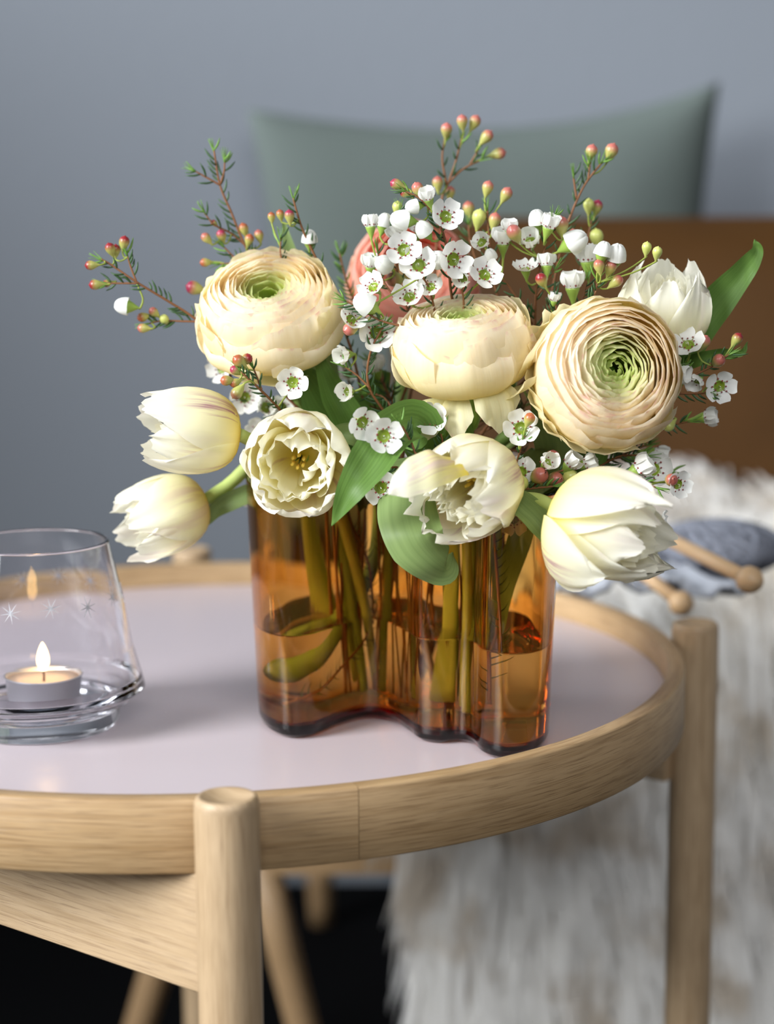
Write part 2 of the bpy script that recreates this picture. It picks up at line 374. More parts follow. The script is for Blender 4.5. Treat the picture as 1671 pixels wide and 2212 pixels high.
# ------------------------------------------------------------------ petals
def bez(P, t): a, b, c, d = P; s = 1-t; return a*s**3+3*b*s*s*t+3*c*s*t*t+d*t**3
def petal(name, P, w, az=0, kind='ran', ruf=.03, spiral=0., nu=12, nv=11, sc=1., seed=0, twist=0., tipcut=.13, mat_=None, curl=0., notch=0.):
    """one petal as a patch around the flower axis; P = profile [(r,z)*4]"""
    rnd = random.Random(seed); ph = rnd.uniform(0, 6.28); ph2 = rnd.uniform(0, 6.28); k1 = rnd.uniform(1.5, 3); k2 = rnd.uniform(5, 8)
    V = []; UV = []; F = []
    R4 = [p[0] for p in P]; Z4 = [p[1] for p in P]
    for j in range(nv):
        v = j/(nv-1)
        for i in range(nu):
            u = -1+2*i/(nu-1)
            if kind == 'ran': wv = .35+.65*math.sin(PI/2*min(1, v*1.35)); vt = v*(1-tipcut*abs(u)**2.6)
            elif kind in ('tul', 'dbl', 'pnt'):
                e_ = {'tul': .86, 'dbl': .76, 'pnt': .925}[kind]
                wv = (max(0, math.sin(PI*(.07+e_*v)**.80)))**.5; vt = v*(1-(.20 if kind == 'tul' else .13)*abs(u)**1.7)
                if kind == 'dbl': vt *= 1-.05*abs(math.sin(u*7+ph))*v**4
            else: wv = .18+.82*math.sin(PI*min(1, .05+v*.93))**.6; vt = v
            vt2 = vt*(1+ .018*math.sin(k2*u*2+ph2)*v**3)
            r = bez(R4, vt2); z = bez(Z4, vt2)
            rf = ruf*(math.sin(k1*u*PI+ph)*.6+math.sin(k2*u*PI*.6+ph2)*.4)*v**2
            r = r+rf+spiral*u+curl*v*v*abs(u)**2; z += rf*.6*math.cos(ph)-notch*v**4*math.exp(-(u*4)**2)
            a = az+u*w*wv+twist*v
            V.append((r*math.cos(a)*sc, r*math.sin(a)*sc, z*sc)); UV.append(((u*wv+1)/2, v))
    for j in range(nv-1):
        for i in range(nu-1): q = j*nu+i; F.append((q, q+1, q+nu+1, q+nu))
    return mesh(name, V, F, mat_, UV)
def D(dx, dy, t): return Vector((dx, -t, -dy)).normalized()     # right, down, towards camera
# paths down into the vase
def front_back(x):
    ys = []
    for i in range(NF):
        a, b = FPc[i-1], FPc[i]
        if (a.x-x)*(b.x-x) <= 0 and abs(a.x-b.x) > 1e-9: ys.append(a.y+(b.y-a.y)*(x-a.x)/(b.x-a.x))
    return (min(ys), max(ys)) if ys else (1.14, 1.17)
def inside(p, m=.011):                   # keep a point between the vase walls
    x = max(-.066, min(.086, p.x)); y = p.y
    for xx in (x-.008, x, x+.008):
        f, b = front_back(xx); y = max(f+m, min(b-m, y)) if b-f > 2*m else (f+b)/2
    return Vector((x, y, p.z))
def invase(p, i):
    """bend a stem from p over the mouth and down to the vase floor"""
    rr = random.Random(i*13+5)
    mx = max(-.055, min(.075, p.x*.55+rr.uniform(-.012, .012))); my = 1.150+rr.uniform(-.022, .022)
    bx = max(-.050, min(.078, mx*.9+rr.uniform(-.02, .02))); by = 1.150+rr.uniform(-.018, .022)
    if bx < -.035: by = 1.16+rr.uniform(-.02, .03)
    if bx > .05: by = 1.12+rr.uniform(-.02, .02)
    a = inside(Vector((mx, my, ZB+VH+.012))); c = inside(Vector((bx, by, ZB+.018)))
    return [a, inside(a.lerp(c, .42)), inside(a.lerp(c, .75)), c]

def ranunculus(label, px, py, Y, axis, R, nl, seed, mt, loose, q0=.10, green=(.62, .80, .30), roll=0, zdish=.9, path=None, stemr=.0042, tint=(1, 1, 1), skirt=2, gk=2.6):
    C0 = at(px, py, Y); M = Matrix.Translation(C0) @ frame(axis, roll); base = M @ Vector((0, 0, -1.22*R))
    P = path or [base, base+(M.to_3x3() @ Vector((0, 0, -R*.6)))]+invase(base, seed)
    root = thing('ranunculus', label, 'flower', P[-1], 'ranunculus in the bouquet'); rnd = random.Random(seed); B = rel(root, M)
    mb = MB(); mb.tube(P, stemr*1.05, stemr*.9, 10, 6); obj('stem', mb.mesh('stem', M_stem), root, rel(root))
    mb = MB(); mb.lathe([(0.001, -.55*R), (.12*R, -.53*R), (.13*R, -.42*R), (.08*R, -.30*R), (.001, -.28*R)], 14)
    obj('flower_centre', mb.mesh('flower_centre', M_centre), root, B)
    gaz = 0
    for i in range(nl):
        f = i/(nl-1); q = q0+(.94-q0)*f**.9; n = 4 if i < nl*.55 else 3
        zt = .15-zdish*(q-.6)**2
        Pf = [(.06+.02*f, -1.20), (1.10*q+.22, -1.15), (1.02*q+.20, zt-.10-.20*f), (q, zt)]
        g = max(0, 1-f*gk)
        col = tuple((green[c]*g+1*(1-g))*tint[c] for c in range(3))+(1,)
        gaz += .7
        for k in range(n):
            s = rnd.randint(0, 99999); a = gaz+2*PI*k/n+rnd.uniform(-.2, .2); dz = rnd.uniform(-.02, .02)*(.5+f)
            Pk = [Pf[0], Pf[1], Pf[2], (q*(1+rnd.uniform(-.05, .05)), zt+dz)]
            obj('petal', petal('petal', Pk, PI/n*1.42, a, 'ran', .018+.020*f, -.030-.02*f, 15, 10, R, s, 0, .10, mt), root, B, col)
    for j in range(skirt):                # shorter outer petals overlapping like tiles on the flank
        for k in range(4):
            s = rnd.randint(0, 99999); q = 1.0+.045*j+rnd.uniform(0, .09); zt = -.06-.20*j+rnd.uniform(-.09, .09)
            Pk = [(.08, -1.22), (1.28+.03*j, -1.20), (1.24+.035*j, (zt-1.0)/2+.12), (q, zt)]
            obj('petal', petal('petal', Pk, .78, k*PI/2+j*.9+rnd.uniform(-.3, .3)+.4, 'ran', .055, .03, 15, 12, R, s, rnd.uniform(-.1, .1), .18, mt, 0, .05), root, B, (*tint, 1))
    for (a, w, Pk, ru) in loose:
        s = rnd.randint(0, 99999)
        obj('petal', petal('petal', [(.08, -1.2)]+list(Pk), w, math.radians(a), 'ran', ru, .02, 15, 14, R, s, rnd.uniform(-.15, .15), .22, mt, 0, .06), root, B, (.98*tint[0], 1.0*tint[1], .86*tint[2], 1))
    mb = MB()
    for k in range(5):                    # sepals folded under the head
        a = 2*PI*k/5+.3; c, s_ = math.cos(a), math.sin(a)
        V = []; F = []
        for j in range(5):
            t = j/4; r = .1+.42*math.sin(t*1.5); z = -1.22-.28*t*t; wd = .13*math.sin(PI*(.15+.85*t))
            for u in (-1, 0, 1): V.append(((r*c-u*wd*s_)*R, (r*s_+u*wd*c)*R, (z-.03*abs(u))*R))
        for j in range(4):
            for i in range(2): q = j*3+i; F.append((q, q+1, q+4, q+3))
        mb.add(V, F)
    obj('sepals', mb.mesh('sepals', M_sepal), root, B)
    return root, P
M_centre = principled('ranunculus_green_centre', (.10, .22, .02), .6)

ranL, _ = ranunculus('cream ranunculus with green-hearted face tilted up, leftmost ranunculus', 572, 625, 1.12, D(-.10, -.84, .60), .0375, 12, 11, M_ran,
    [(-160, .6, [(.9, -1.1), (1.25, -.5), (1.12, -.12)], .05), (-125, .55, [(.8, -1.25), (1.2, -.9), (1.15, -.55)], .05), (-95, .52, [(.7, -1.4), (1.1, -1.1), (1.22, -.95)], .05),
     (-60, .5, [(.9, -1.2), (1.25, -.8), (1.1, -.30)], .06), (5, .6, [(.9, -1.1), (1.25, -.3), (1.0, .08)], .03), (-20, .5, [(.9, -1.1), (1.3, -.5), (1.12, -.05)], .04), (40, .6, [(.9, -1.1), (1.25, -.3), (1.02, .1)], .04),
     (90, .6, [(.9, -1.1), (1.25, -.3), (1.02, .1)], .04), (150, .6, [(.9, -1.1), (1.2, -.3), (1.02, .02)], .04)], q0=.13, zdish=1.05, skirt=3, tint=(1, .98, .91))
ranC, _ = ranunculus('cream ranunculus seen from the side with drooping skirt petals, in the bouquet centre', 992, 690, 1.085, D(-.12, -.95, .26), .0362, 12, 22, M_ran,
    [(-172, .6, [(.8, -1.25), (1.2, -.8), (1.16, -.25)], .05), (-150, .5, [(.7, -1.3), (1.1, -1.2), (1.05, -1.75)], .07), (-112, .34, [(.35, -1.1), (.95, -1.05), (.95, -1.62)], .05),
     (-62, .42, [(.7, -.95), (1.15, -.85), (.98, -1.62)], .07), (-18, .40, [(.9, -1.2), (1.25, -.8), (1.48, -.15)], .03), (-36, .42, [(.8, -1.3), (1.25, -1.15), (1.40, -.75)], .06),
     (15, .6, [(1.0, -1.1), (1.3, -.3), (1.06, .12)], .03), (-100, .75, [(.95, -1.15), (1.2, -.5), (.98, -.12)], .02), (-45, .7, [(.95, -1.15), (1.25, -.5), (1.02, -.08)], .02), (-140, .7, [(.95, -1.15), (1.2, -.5), (1.0, -.12)], .02),
     (100, .7, [(.95, -1.15), (1.2, -.5), (1.0, 0)], .02)], tint=(1, .98, .91), zdish=.45)
ranR, _ = ranunculus('large cream ranunculus facing straight out with tight spiral, right side of bouquet', 1328, 793, 1.055, D(.13, -.27, .95), .0385, 15, 33, M_ran,
    [(-60, .55, [(.9, -1.1), (1.3, -.7), (1.16, -.25)], .03), (-95, .55, [(.9, -1.1), (1.3, -.7), (1.22, -.30)], .04), (-130, .55, [(.9, -1.1), (1.3, -.8), (1.26, -.35)], .06), (-155, .45, [(.9, -1.1), (1.3, -.9), (1.18, -.3)], .06),
     (178, .38, [(.8, -1.1), (1.2, -.9), (1.24, -.3)], .08), (150, .4, [(.8, -1.1), (1.2, -.9), (1.30, -.5)], .08), (125, .42, [(.8, -1.1), (1.2, -.9), (1.22, -.5)], .06), (90, .6, [(.9, -1.1), (1.25, -.7), (1.10, -.1)], .03),
     (50, .55, [(.9, -1.1), (1.2, -.7), (1.06, -.15)], .03), (10, .6, [(.9, -1.1), (1.2, -.7), (1.04, -.15)], .03), (-25, .6, [(.9, -1.1), (1.25, -.7), (1.08, -.2)], .03)], q0=.06, zdish=.55, skirt=1, gk=1.9, tint=(1, .975, .92))
ranP, _ = ranunculus('pink ranunculus half hidden behind the white waxflowers at the top', 895, 590, 1.225, D(.05, -.45, .9), .0370, 9, 44, M_pink,
    [(-170, .6, [(.9, -1.1), (1.3, -.7), (1.15, -.2)], .03), (-110, .6, [(.9, -1.1), (1.3, -.7), (1.15, -.2)], .03), (-40, .6, [(.9, -1.1), (1.3, -.7), (1.12, -.2)], .03), (30, .6, [(.9, -1.1), (1.3, -.7), (1.12, -.2)], .03), (100, .6, [(.9, -1.1), (1.3, -.7), (1.12, -.2)], .03)], q0=.12)

def blade(name, P, wid, mt, fold=.25, nrm=(0, -1, 0), n=9, sub=11, thick=.0006, twist=0.):
    """a long leaf along path P; wid = list of half widths"""
    Q = smoothpath(P, sub); V = []; UV = []; F = []; N_ = len(Q); nrm = Vector(nrm)
    for i, p in enumerate(Q):
        t = (Q[min(i+1, N_-1)]-Q[max(0, i-1)]).normalized(); f = i/(N_-1)
        nn = Matrix.Rotation(twist*f, 3, t) @ nrm; s = t.cross(nn).normalized(); nn = s.cross(t).normalized()
        x = f*(len(wid)-1); k = min(int(x), len(wid)-2); w = wid[k]*(1-(x-k))+wid[k+1]*(x-k)
        for j in range(n):
            u = -1+2*j/(n-1); V.append(p+s*u*w+nn*(abs(u)**1.5*w*fold)+nn*.0006*math.sin(i*.5+u*2)); UV.append(((u+1)/2, f))
    for i in range(N_-1):
        for j in range(n-1): q = i*n+j; F.append((q, q+1, q+n+1, q+n))
    return mesh(name, V, F, mt, UV)

def tulip(label, bpx, tpx, wid, seed, flames, path=None, openr=.30, inner=10, spread_extra=(), stemm=None, roll=0, nout=6, ruf=.03, stemr=.0040):
    Bp = at(*bpx); Tp = at(*tpx); ax = Tp-Bp; Ln = ax.length; M = Matrix.Translation(Bp) @ frame(ax, roll)
    if path: path = [inside(q) if q.z < ZB+VH+.03 and abs(q.y-1.15) < .09 and -.075 < q.x < .095 and k > 1 else q for k, q in enumerate(path)]
    P = path or [Bp, Bp-ax.normalized()*.02]+invase(Bp-ax.normalized()*.02, seed)
    root = thing('tulip', label, 'flower', P[-1], 'tulips in the bouquet'); B = rel(root, M); rnd = random.Random(seed)
    mb = MB(); mb.tube(P, stemr, stemr*1.15, 10, 6); obj('stem', mb.mesh('stem', stemm or M_stemp), root, rel(root))
    w = wid/Ln
    for ringi, (nn, rs, zs, ro) in enumerate(((3, 1.0, 1.0, 0), (3, .92, .97, PI/3))):
        for k in range(nn):
            i = ringi*3+k; a = ro+2*PI*k/nn; s = rnd.randint(0, 9999); fl = flames[i % len(flames)]
            tip = openr*rs*rnd.uniform(.85, 1.15)
            tip = tip*w/.5; kk = (w*rs-.125*tip)/.75; Pk = [(.02, .0), (kk, -.05), (kk, .60), (tip, zs*rnd.uniform(.94, 1.04))]
            obj('petal', petal('petal', Pk, 1.16, a, 'tul', ruf, .015 if ringi else 0, 15, 14, Ln, s, rnd.uniform(-.06, .06), 0, M_tul, 0, .05), root, B, (fl[0], fl[1], fl[2], 1))
    for k in range(inner):
        s = rnd.randint(0, 9999); a = k*2.4+rnd.uniform(-.3, .3); sc_ = .84-.34*k/inner; q = rnd.uniform(.35, 1)*openr
        q *= w/.5; Pk = [(.02, .02), (w*.95*sc_, .0), (w*1.02*sc_, .6*sc_), (q*sc_, (.97-.10*k/inner)*rnd.uniform(.86, 1.02))]
        obj('petal', petal('petal', Pk, 1.12, a, 'dbl', .048, .0, 13, 11, Ln, s, rnd.uniform(-.4, .4), 0, M_tul, .05, .06), root, B, (.5 if k % 3 == 0 else 0, .2, 0, 1))
    for (a, wd, Pk, fl) in spread_extra:
        s = rnd.randint(0, 9999); rr_, zz_ = Pk[2][0]*Ln, Pk[2][1]*Ln
        a = min(range(0, 360, 3), key=lambda g: math.dist(proj(M @ Vector((rr_*math.cos(math.radians(g)), rr_*math.sin(math.radians(g)), zz_))), a[:2])+(a[2]*math.sin(math.radians(g))*0))
        obj('petal', petal('petal', [(.02, .0)]+list(Pk), wd, math.radians(a), 'pnt', .03, 0, 15, 14, Ln, s, 0, 0, M_tul), root, B, (*fl, 1))
    mb = MB()
    for k in range(6):
        a = k*PI/3; c, s_ = math.cos(a)*.05*Ln, math.sin(a)*.05*Ln
        mb.tube([(c*.3, s_*.3, .02*Ln), (c*1.2, s_*1.2, .28*Ln)], .0006, .0004, 5, 2); mb.tube([(c*1.2, s_*1.2, .27*Ln), (c*1.35, s_*1.35, .42*Ln)], .0013, .0009, 6, 2, 1)
    obj('stamens', mb.mesh('stamens', [M_leafp, M_pollen]), root, B)
    return root
M_pollen = principled('tulip_pollen', (.75, .52, .08), .8)
mouth = lambda x, y, z=.018: Vector((x, y, ZB+VH+z))
tA = tulip('cream tulip with purple flames pointing left, upper of the left pair', (515, 938, 1.100), (292, 922, 1.085), .0250, 1, [(1, .26, .2), (1, .22, .3), (1, .26, .2), (.7, .2, .3), (1, .25, .3), (.8, .25, .3)],
    path=[at(515, 938, 1.10), at(560, 955, 1.11), mouth(-.045, 1.14), Vector((-.02, 1.16, ZB+.09)), Vector((-.005, 1.17, ZB+.02))], openr=.40, inner=6, roll=.35)
tB = tulip('soft-focus cream tulip hanging lowest at far left near the candle glass', (440, 1082, 1.150), (252, 1150, 1.125), .0240, 2, [(.3, .3, .6), (.2, .2, .5), (.4, .5, .8)],
    path=[at(440, 1082, 1.15), at(490, 1050, 1.155), mouth(-.06, 1.165), Vector((-.045, 1.18, ZB+.09)), Vector((-.03, 1.19, ZB+.02))], openr=.36, inner=6, roll=.9)
tC = tulip('wide open double cream tulip facing front above the left of the vase', (650, 985, 1.105), (632, 1018, 1.050), .0305, 3, [(.3, .3, .2), (.9, .3, .2), (.2, .2, .4), (.8, .35, .3), (.2, .2, .2), (.5, .3, .5)], openr=.42, inner=11, roll=.4, ruf=.05,
    stemm=M_stem, stemr=.0052,
    path=[at(650, 985, 1.105), at(690, 980, 1.13), mouth(-.005, 1.175), Vector((-.006, 1.180, ZB+.105)), Vector((-.032, 1.165, ZB+.066)), Vector((-.064, 1.145, ZB+.034))])
tD = tulip('double cream tulip with purple streaks and one petal sticking out left, bouquet centre', (1062, 1022, 1.066), (955, 1092, 1.014), .0290, 4, [(.9, .35, .9), (.8, .4, .5), (.9, .3, .8), (.3, .2, .3), (.6, .3, .6), (.3, .3, .5)], openr=.40, inner=15, roll=.2, ruf=.05,
    path=[at(1062, 1022, 1.078), at(1090, 1000, 1.095), mouth(.045, 1.13), Vector((.04, 1.13, ZB+.09)), Vector((.035, 1.14, ZB+.02))])
tE = tulip('cream tulip lying out to the right over the vase edge', (1200, 1118, 1.040), (1440, 1180, 1.005), .0262, 5, [(.9, .25, .1), (.1, .2, .5), (.3, .2, .5), (0, .2, .2), (.2, .2, .4), (.1, .1, .1)], openr=.30, inner=9, roll=-.3,
    spread_extra=[((1462, 1100, 0), .75, [(.58, -.05), (.60, .55), (.46, 1.10)], (.4, .2, .5)), ((1352, 1244, 0), .72, [(.58, -.05), (.66, .40), (.52, .74)], (.9, .25, .6)), ((1462, 1228, 0), .8, [(.50, -.05), (.50, .6), (.34, 1.00)], (.1, .2, .2))],
    path=[at(1200, 1100, 1.04), at(1160, 1080, 1.05), at(1090, 1075, 1.065), mouth(.05, 1.11, .01), Vector((.052, 1.12, ZB+.09)), Vector((.05, 1.12, ZB+.02))])
tF = tulip('pale yellow tulip standing behind the large right ranunculus', (1428, 752, 1.125), (1440, 565, 1.105), .0250, 6, [(0, .2, .2), (.1, .2, .3), (0, .1, .1)], openr=.32, inner=8, roll=.5,
    spread_extra=[((1505, 580, 0), .7, [(.55, -.05), (.60, .6), (.52, 1.06)], (.2, .2, .4)), ((1385, 560, 0), .7, [(.55, -.05), (.62, .6), (.40, 1.06)], (0, .2, .1))])

def child_blade(root, P, wid, mt, name='leaf', **kw):
    return obj(name, blade(name, P, wid, mt, **kw), root, rel(root))
child_blade(tC, [mouth(.03, 1.12, .0), at(905, 925, 1.07), at(850, 935, 1.045), at(800, 1000, 1.03), at(755, 1065, 1.025), at(716, 1135, 1.03)], [.010, .014, .0135, .0125, .008, .0005], M_leaf, fold=.35, nrm=(-.2, -1, .3))
child_blade(tD, [mouth(.02, 1.11, -.01), at(885, 1040, 1.07), at(880, 1110, 1.045), at(905, 1180, 1.035), at(960, 1228, 1.045), at(978, 1195, 1.065)], [.010, .016, .0175, .0165, .011, .001], M_leafp, fold=-.25, nrm=(0, -1, .1))
child_blade(tF, [at(1440, 820, 1.13), at(1490, 730, 1.125), at(1545, 655, 1.12), at(1600, 590, 1.12), at(1632, 545, 1.12), at(1629, 517, 1.12)], [.010, .0115, .0105, .0075, .0045, .0003], M_leaf, fold=.3, nrm=(-.25, -1, 0), twist=.4)
child_blade(tE, [at(1095, 1070, 1.06), at(1140, 1110, 1.045), at(1185, 1158, 1.035), at(1204, 1150, 1.03), at(1192, 1108, 1.025)], [.006, .0085, .0065, .006, .001], M_leafp, fold=.7, nrm=(.3, -1, .2))
child_blade(tF, [at(1450, 800, 1.12), at(1500, 778, 1.11), at(1555, 765, 1.105), at(1600, 762, 1.10), at(1614, 738, 1.10)], [.004, .0042, .0035, .002, .0003], M_leaf, fold=.4)
child_blade(ranL, [mouth(-.01, 1.16, -.02), at(760, 930, 1.13), at(720, 850, 1.125), at(675, 745, 1.12)], [.010, .011, .009, .001], M_leaf, fold=.5, nrm=(.2, -1, 0))
child_blade(tC, [mouth(-.005, 1.18, -.02), at(770, 940, 1.16), at(700, 860, 1.15), at(655, 800, 1.15)], [.016, .018, .016, .004], M_leaf, fold=.3)
child_blade(tC, [mouth(-.02, 1.16, -.02), at(790, 960, 1.12), at(735, 935, 1.11), at(690, 960, 1.10)], [.008, .008, .006, .001], M_leafp, fold=.3)
child_blade(tA, [mouth(-.03, 1.2, -.02), at(690, 760, 1.18), at(640, 600, 1.18), at(612, 480, 1.18)], [.010, .010, .007, .001], M_leafp, fold=.3)
child_blade(ranC, [mouth(.03, 1.13, -.02), at(960, 985, 1.10), at(985, 930, 1.095), at(940, 880, 1.10)], [.012, .014, .010, .002], M_leaf, fold=.2)
child_blade(ranR, [mouth(.05, 1.14, -.02), at(1180, 1000, 1.12), at(1190, 930, 1.11), at(1150, 860, 1.11)], [.012, .014, .012, .002], M_leafp, fold=.2)
child_blade(ranR, [mouth(.055, 1.15, -.02), at(1240, 1000, 1.12), at(1280, 960, 1.12), at(1330, 940, 1.12)], [.010, .012, .012, .002], M_leaf, fold=.2)
child_blade(ranC, [mouth(.0, 1.19, -.02), at(800, 900, 1.18), at(830, 800, 1.18)], [.012, .014, .004], M_leaf, fold=.2)
child_blade(tD, [Vector((.06, 1.13, ZB+.03)), Vector((.068, 1.12, ZB+.09)), mouth(.085, 1.13, -.03), mouth(.09, 1.12, .0)], [.003, .009, .010, .006], M_leafp, fold=.2)
child_blade(tB, [at(445, 1125, 1.15), at(490, 1085, 1.15), mouth(-.055, 1.155, .0)], [.003, .006, .006], M_leafp, fold=.5)

o = child_blade(tD, [at(1015, 1000, 1.035), at(960, 998, 1.005), at(905, 1020, .998), at(862, 1048, .998), at(838, 1066, 1.0)], [.006, .011, .0115, .008, .0008], M_tul, name='petal', fold=-.35, nrm=(-.3, -1, .35), n=11)
o.color = (.5, .3, 1, 1)
# ------------------------------------------------------------------ waxflowers (built at unit size: blossom diameter about 1)
def wax_petal():
    V = []; UV = []; F = []; n = 8; m = 6
    for j in range(m):
        v = j/(m-1)
        for i in range(n):
            u = -1+2*i/(n-1); w = .222*math.sqrt(max(0, 1-(abs(v-.56)/.60)**2.2))*(.72+.28*min(1, v*2)); V.append((.35*v, u*w, .07*v*v+.07*u*u*v)); UV.append(((u+1)/2, v))
    for j in range(m-1):
        for i in range(n-1): q = j*n+i; F.append((q, q+1, q+n+1, q+n))
    return mesh('petal', V, F, M_wax, UV)
ME_petal = wax_petal()
mb = MB(); mb.lathe([(.03, -.44), (.06, -.32), (.13, -.15), (.17, -.04), (.175, .0), (.155, .010), (.13, -.025), (.08, -.05), (.001, -.04)], 16); mb.MI = [0]*(16*5)+[1]*(16*3)
ME_cup = mb.mesh('blossom', [M_cup, M_disc])
mb = MB()
for k in range(10):
    a = k*PI/5; c, s = math.cos(a), math.sin(a); b_ = Vector((c*.165, s*.165, .0)); t = Vector((c*(.17+.07*(k % 2)), s*(.17+.07*(k % 2)), .075))
    mb.tube([b_, t], .010, .007, 4, 1, 0); V = [t+Vector(d)*.033 for d in ((1, 0, 0), (-1, 0, 0), (0, 1, 0), (0, -1, 0), (0, 0, 1), (0, 0, -1))]
    mb.add(V, [(0, 2, 4), (2, 1, 4), (1, 3, 4), (3, 0, 4), (2, 0, 5), (1, 2, 5), (3, 1, 5), (0, 3, 5)], None, 1)
mb.tube([(0, 0, -.05), (0, 0, .12)], .012, .010, 5, 1, 0)
ME_stam = mb.mesh('stamens', [M_fil, M_anth])
mb = MB(); mb.lathe([(.03, -.34), (.07, -.26), (.14, -.15), (.20, -.03), (.21, .03)], 14, mi=0)
for k in range(5):                       # folded petals of a closed bud
    a = k*2*PI/5; M = Matrix.Rotation(a, 4, 'Z'); V = []; F = []
    for j in range(7):
        t = j/6
        for i in range(7):
            u = -1+2*i/6; th = t*PI*.52; r = .25*math.cos(th*.96)+.003; z = -.05+.40*math.sin(th); g = u*.80*(1-.35*t)
            V.append(M @ Vector(((r+.012*(1-u*u))*math.cos(g), (r+.012*(1-u*u))*math.sin(g), z+.015*(1-u*u))))
    for j in range(6):
        for i in range(6): q = j*7+i; F.append((q, q+1, q+8, q+7))
    mb.add(V, F, None, 1)
ME_white = mb.mesh('white_bud', [M_cup, M_wax])
mb = MB(); pr = [(.03, -.42), (.06, -.33), (.14, -.20), (.205, -.05), (.215, .04), (.185, .15), (.11, .22), (.035, .245), (.015, .275)]
mb.lathe(pr, 12); ME_bud = mb.mesh('bud', M_bud)

RED = (.27, .02, .025, 1); PNK = (.42, .12, .09, 1); ORG = (.38, .10, .04, 1); YGR = (.55, .58, .16, 1); BRN = (.20, .08, .04, 1); WPK = (.50, .15, .12, 1); MAG = (.33, .03, .07, 1)
def sprig(label, mains, items, seed, needles=1.0, stem=True, young=False, nl=33):
    rnd = random.Random(seed)
    paths = [smoothpath([at(*p) for p in m_], 7) for m_ in mains]
    main = [at(*p) for p in mains[0]]
    full = (invase(main[0], seed)[::-1] if stem else [])+main
    root = thing('waxflower_sprig', label, 'flower', full[0], 'waxflower sprigs in the bouquet'); R0 = rel(root)
    tw = MB(); tw.tube(full, .0012, .0006, 6, 7)
    for m_ in mains[1:]:
        tw.tube([at(*p) for p in m_], .00075, .0005, 5, 5)
    allp = [p for pa in paths for p in pa]
    flowers = []
    for it in items:
        ty, px, py, sz = it[:4]; d = it[4] if len(it) > 4 else None; c = it[5] if len(it) > 5 else None
        # nearest twig point decides the depth
        pa_ = min(paths, key=lambda P_: min((q-at(px, py, q.y)).length for q in P_))
        best = min(pa_, key=lambda q: (q-at(px, py, q.y)).length); k = pa_.index(best)
        Y = best.y+rnd.uniform(-.006, .004); C0 = at(px, py, Y); s = sz*1.1/CF
        if ty == 'r': s /= .40
        elif ty == 'b': s /= .54
        elif ty == 'c': s /= .74
        root_pt = pa_[max(0, k-rnd.randint(2, 4))]
        if d is None:
            v = (C0-root_pt).normalized(); ax = (v+Vector((rnd.uniform(-.2, .2), -.25 if ty != 'o' else -1.6, .15))).normalized()
        else: ax = D(*d)
        ax = (ax+Vector([rnd.uniform(-.25, .25) for _ in range(3)])).normalized()
        M = Matrix.Translation(C0) @ frame(ax, rnd.uniform(0, 6)) @ Matrix.Scale(s, 4)
        tail = M @ Vector((0, 0, -.42 if ty != 'b' else -.38))
        if (root_pt-tail).length > .035: root_pt = tail.lerp(root_pt, .035/(root_pt-tail).length)
        mid = root_pt.lerp(tail, .6)+ax*(-.12*s)
        tw.tube([root_pt, mid, tail, M @ Vector((0, 0, -.34))], .00055, .00055 if ty == 'r' else .0008, 5, 3, 1)
        flowers.append((ty, M, c, s))
    obj('twig', tw.mesh('twig', [M_twig, M_twigg]), root, R0)
    for ty, M, c, s in flowers:
        B = R0 @ M
        if ty in 'oc':
            o = obj('blossom', ME_cup, root, B)
            for k in range(5):
                tilt = {'o': rnd.uniform(.15, .45), 'c': rnd.uniform(.90, 1.25)}[ty]
                sc_ = 1.0 if ty == 'o' else 1.12
                obj('petal', ME_petal, o, Matrix.Rotation(k*2*PI/5+rnd.uniform(-.06, .06), 4, 'Z') @ Matrix.Translation((.145, 0, .0)) @ Matrix.Rotation(-tilt, 4, 'Y') @ Matrix.Scale(sc_, 4))
            obj('stamens', ME_stam, o)
        elif ty == 'b': obj('white_bud', ME_white, root, B)
        else: obj('bud', ME_bud, root, B, c or RED)
    nd = MB()
    for pa in paths:
        Lacc = 0; nxt = .004
        for i in range(1, len(pa)):
            seg = (pa[i]-pa[i-1]); Lacc += seg.length
            while Lacc > nxt:
                nxt += rnd.uniform(.0024, .0050)/max(needles, .01)
                t = seg.normalized(); p = pa[i]; ln = rnd.uniform(.6, 1.1)*nl*1.1/CF
                sd = t.cross(Vector((0, -1, 0)));
                if sd.length < .1: sd = Vector((1, 0, 0))
                sd.normalize(); sd = sd*rnd.choice((-1, 1)); dr = (t*.8+sd*.75+Vector((0, rnd.uniform(-.6, .6), 0))+Vector((0, 0, .1))).normalized()
                e = p+dr*ln; c1 = p+dr*ln*.5+t.cross(dr).cross(dr)*ln*.08+t*ln*.03
                nd.tube([p, c1, e+t*ln*.12], lambda f: .00078*(math.sin(PI*min(1, .12+f*.86))**.7)+.00008, None, 4, 2, 1 if (young or i > len(pa)-5) and rnd.random() < .6 else 0)
        # tuft at the tip
        p = pa[-1]; t = (pa[-1]-pa[-3]).normalized()
        if needles > .3:
            for k in range(6):
                dr = (t+Vector([rnd.uniform(-.5, .5) for _ in range(3)])).normalized(); nd.tube([p-t*.002, p+dr*.0035, p+dr*.007+t*.001], .0005, .0001, 4, 2, 1)
    if nd.V:
        o = obj('needle_leaves', nd.mesh('needle_leaves', [M_needle, M_needleg]), root, R0); o['kind'] = 'stuff'
    return root
UPL = (-.5, -.5, .5); UP = (0, -1, .3); UPR = (.6, -.7, .4)
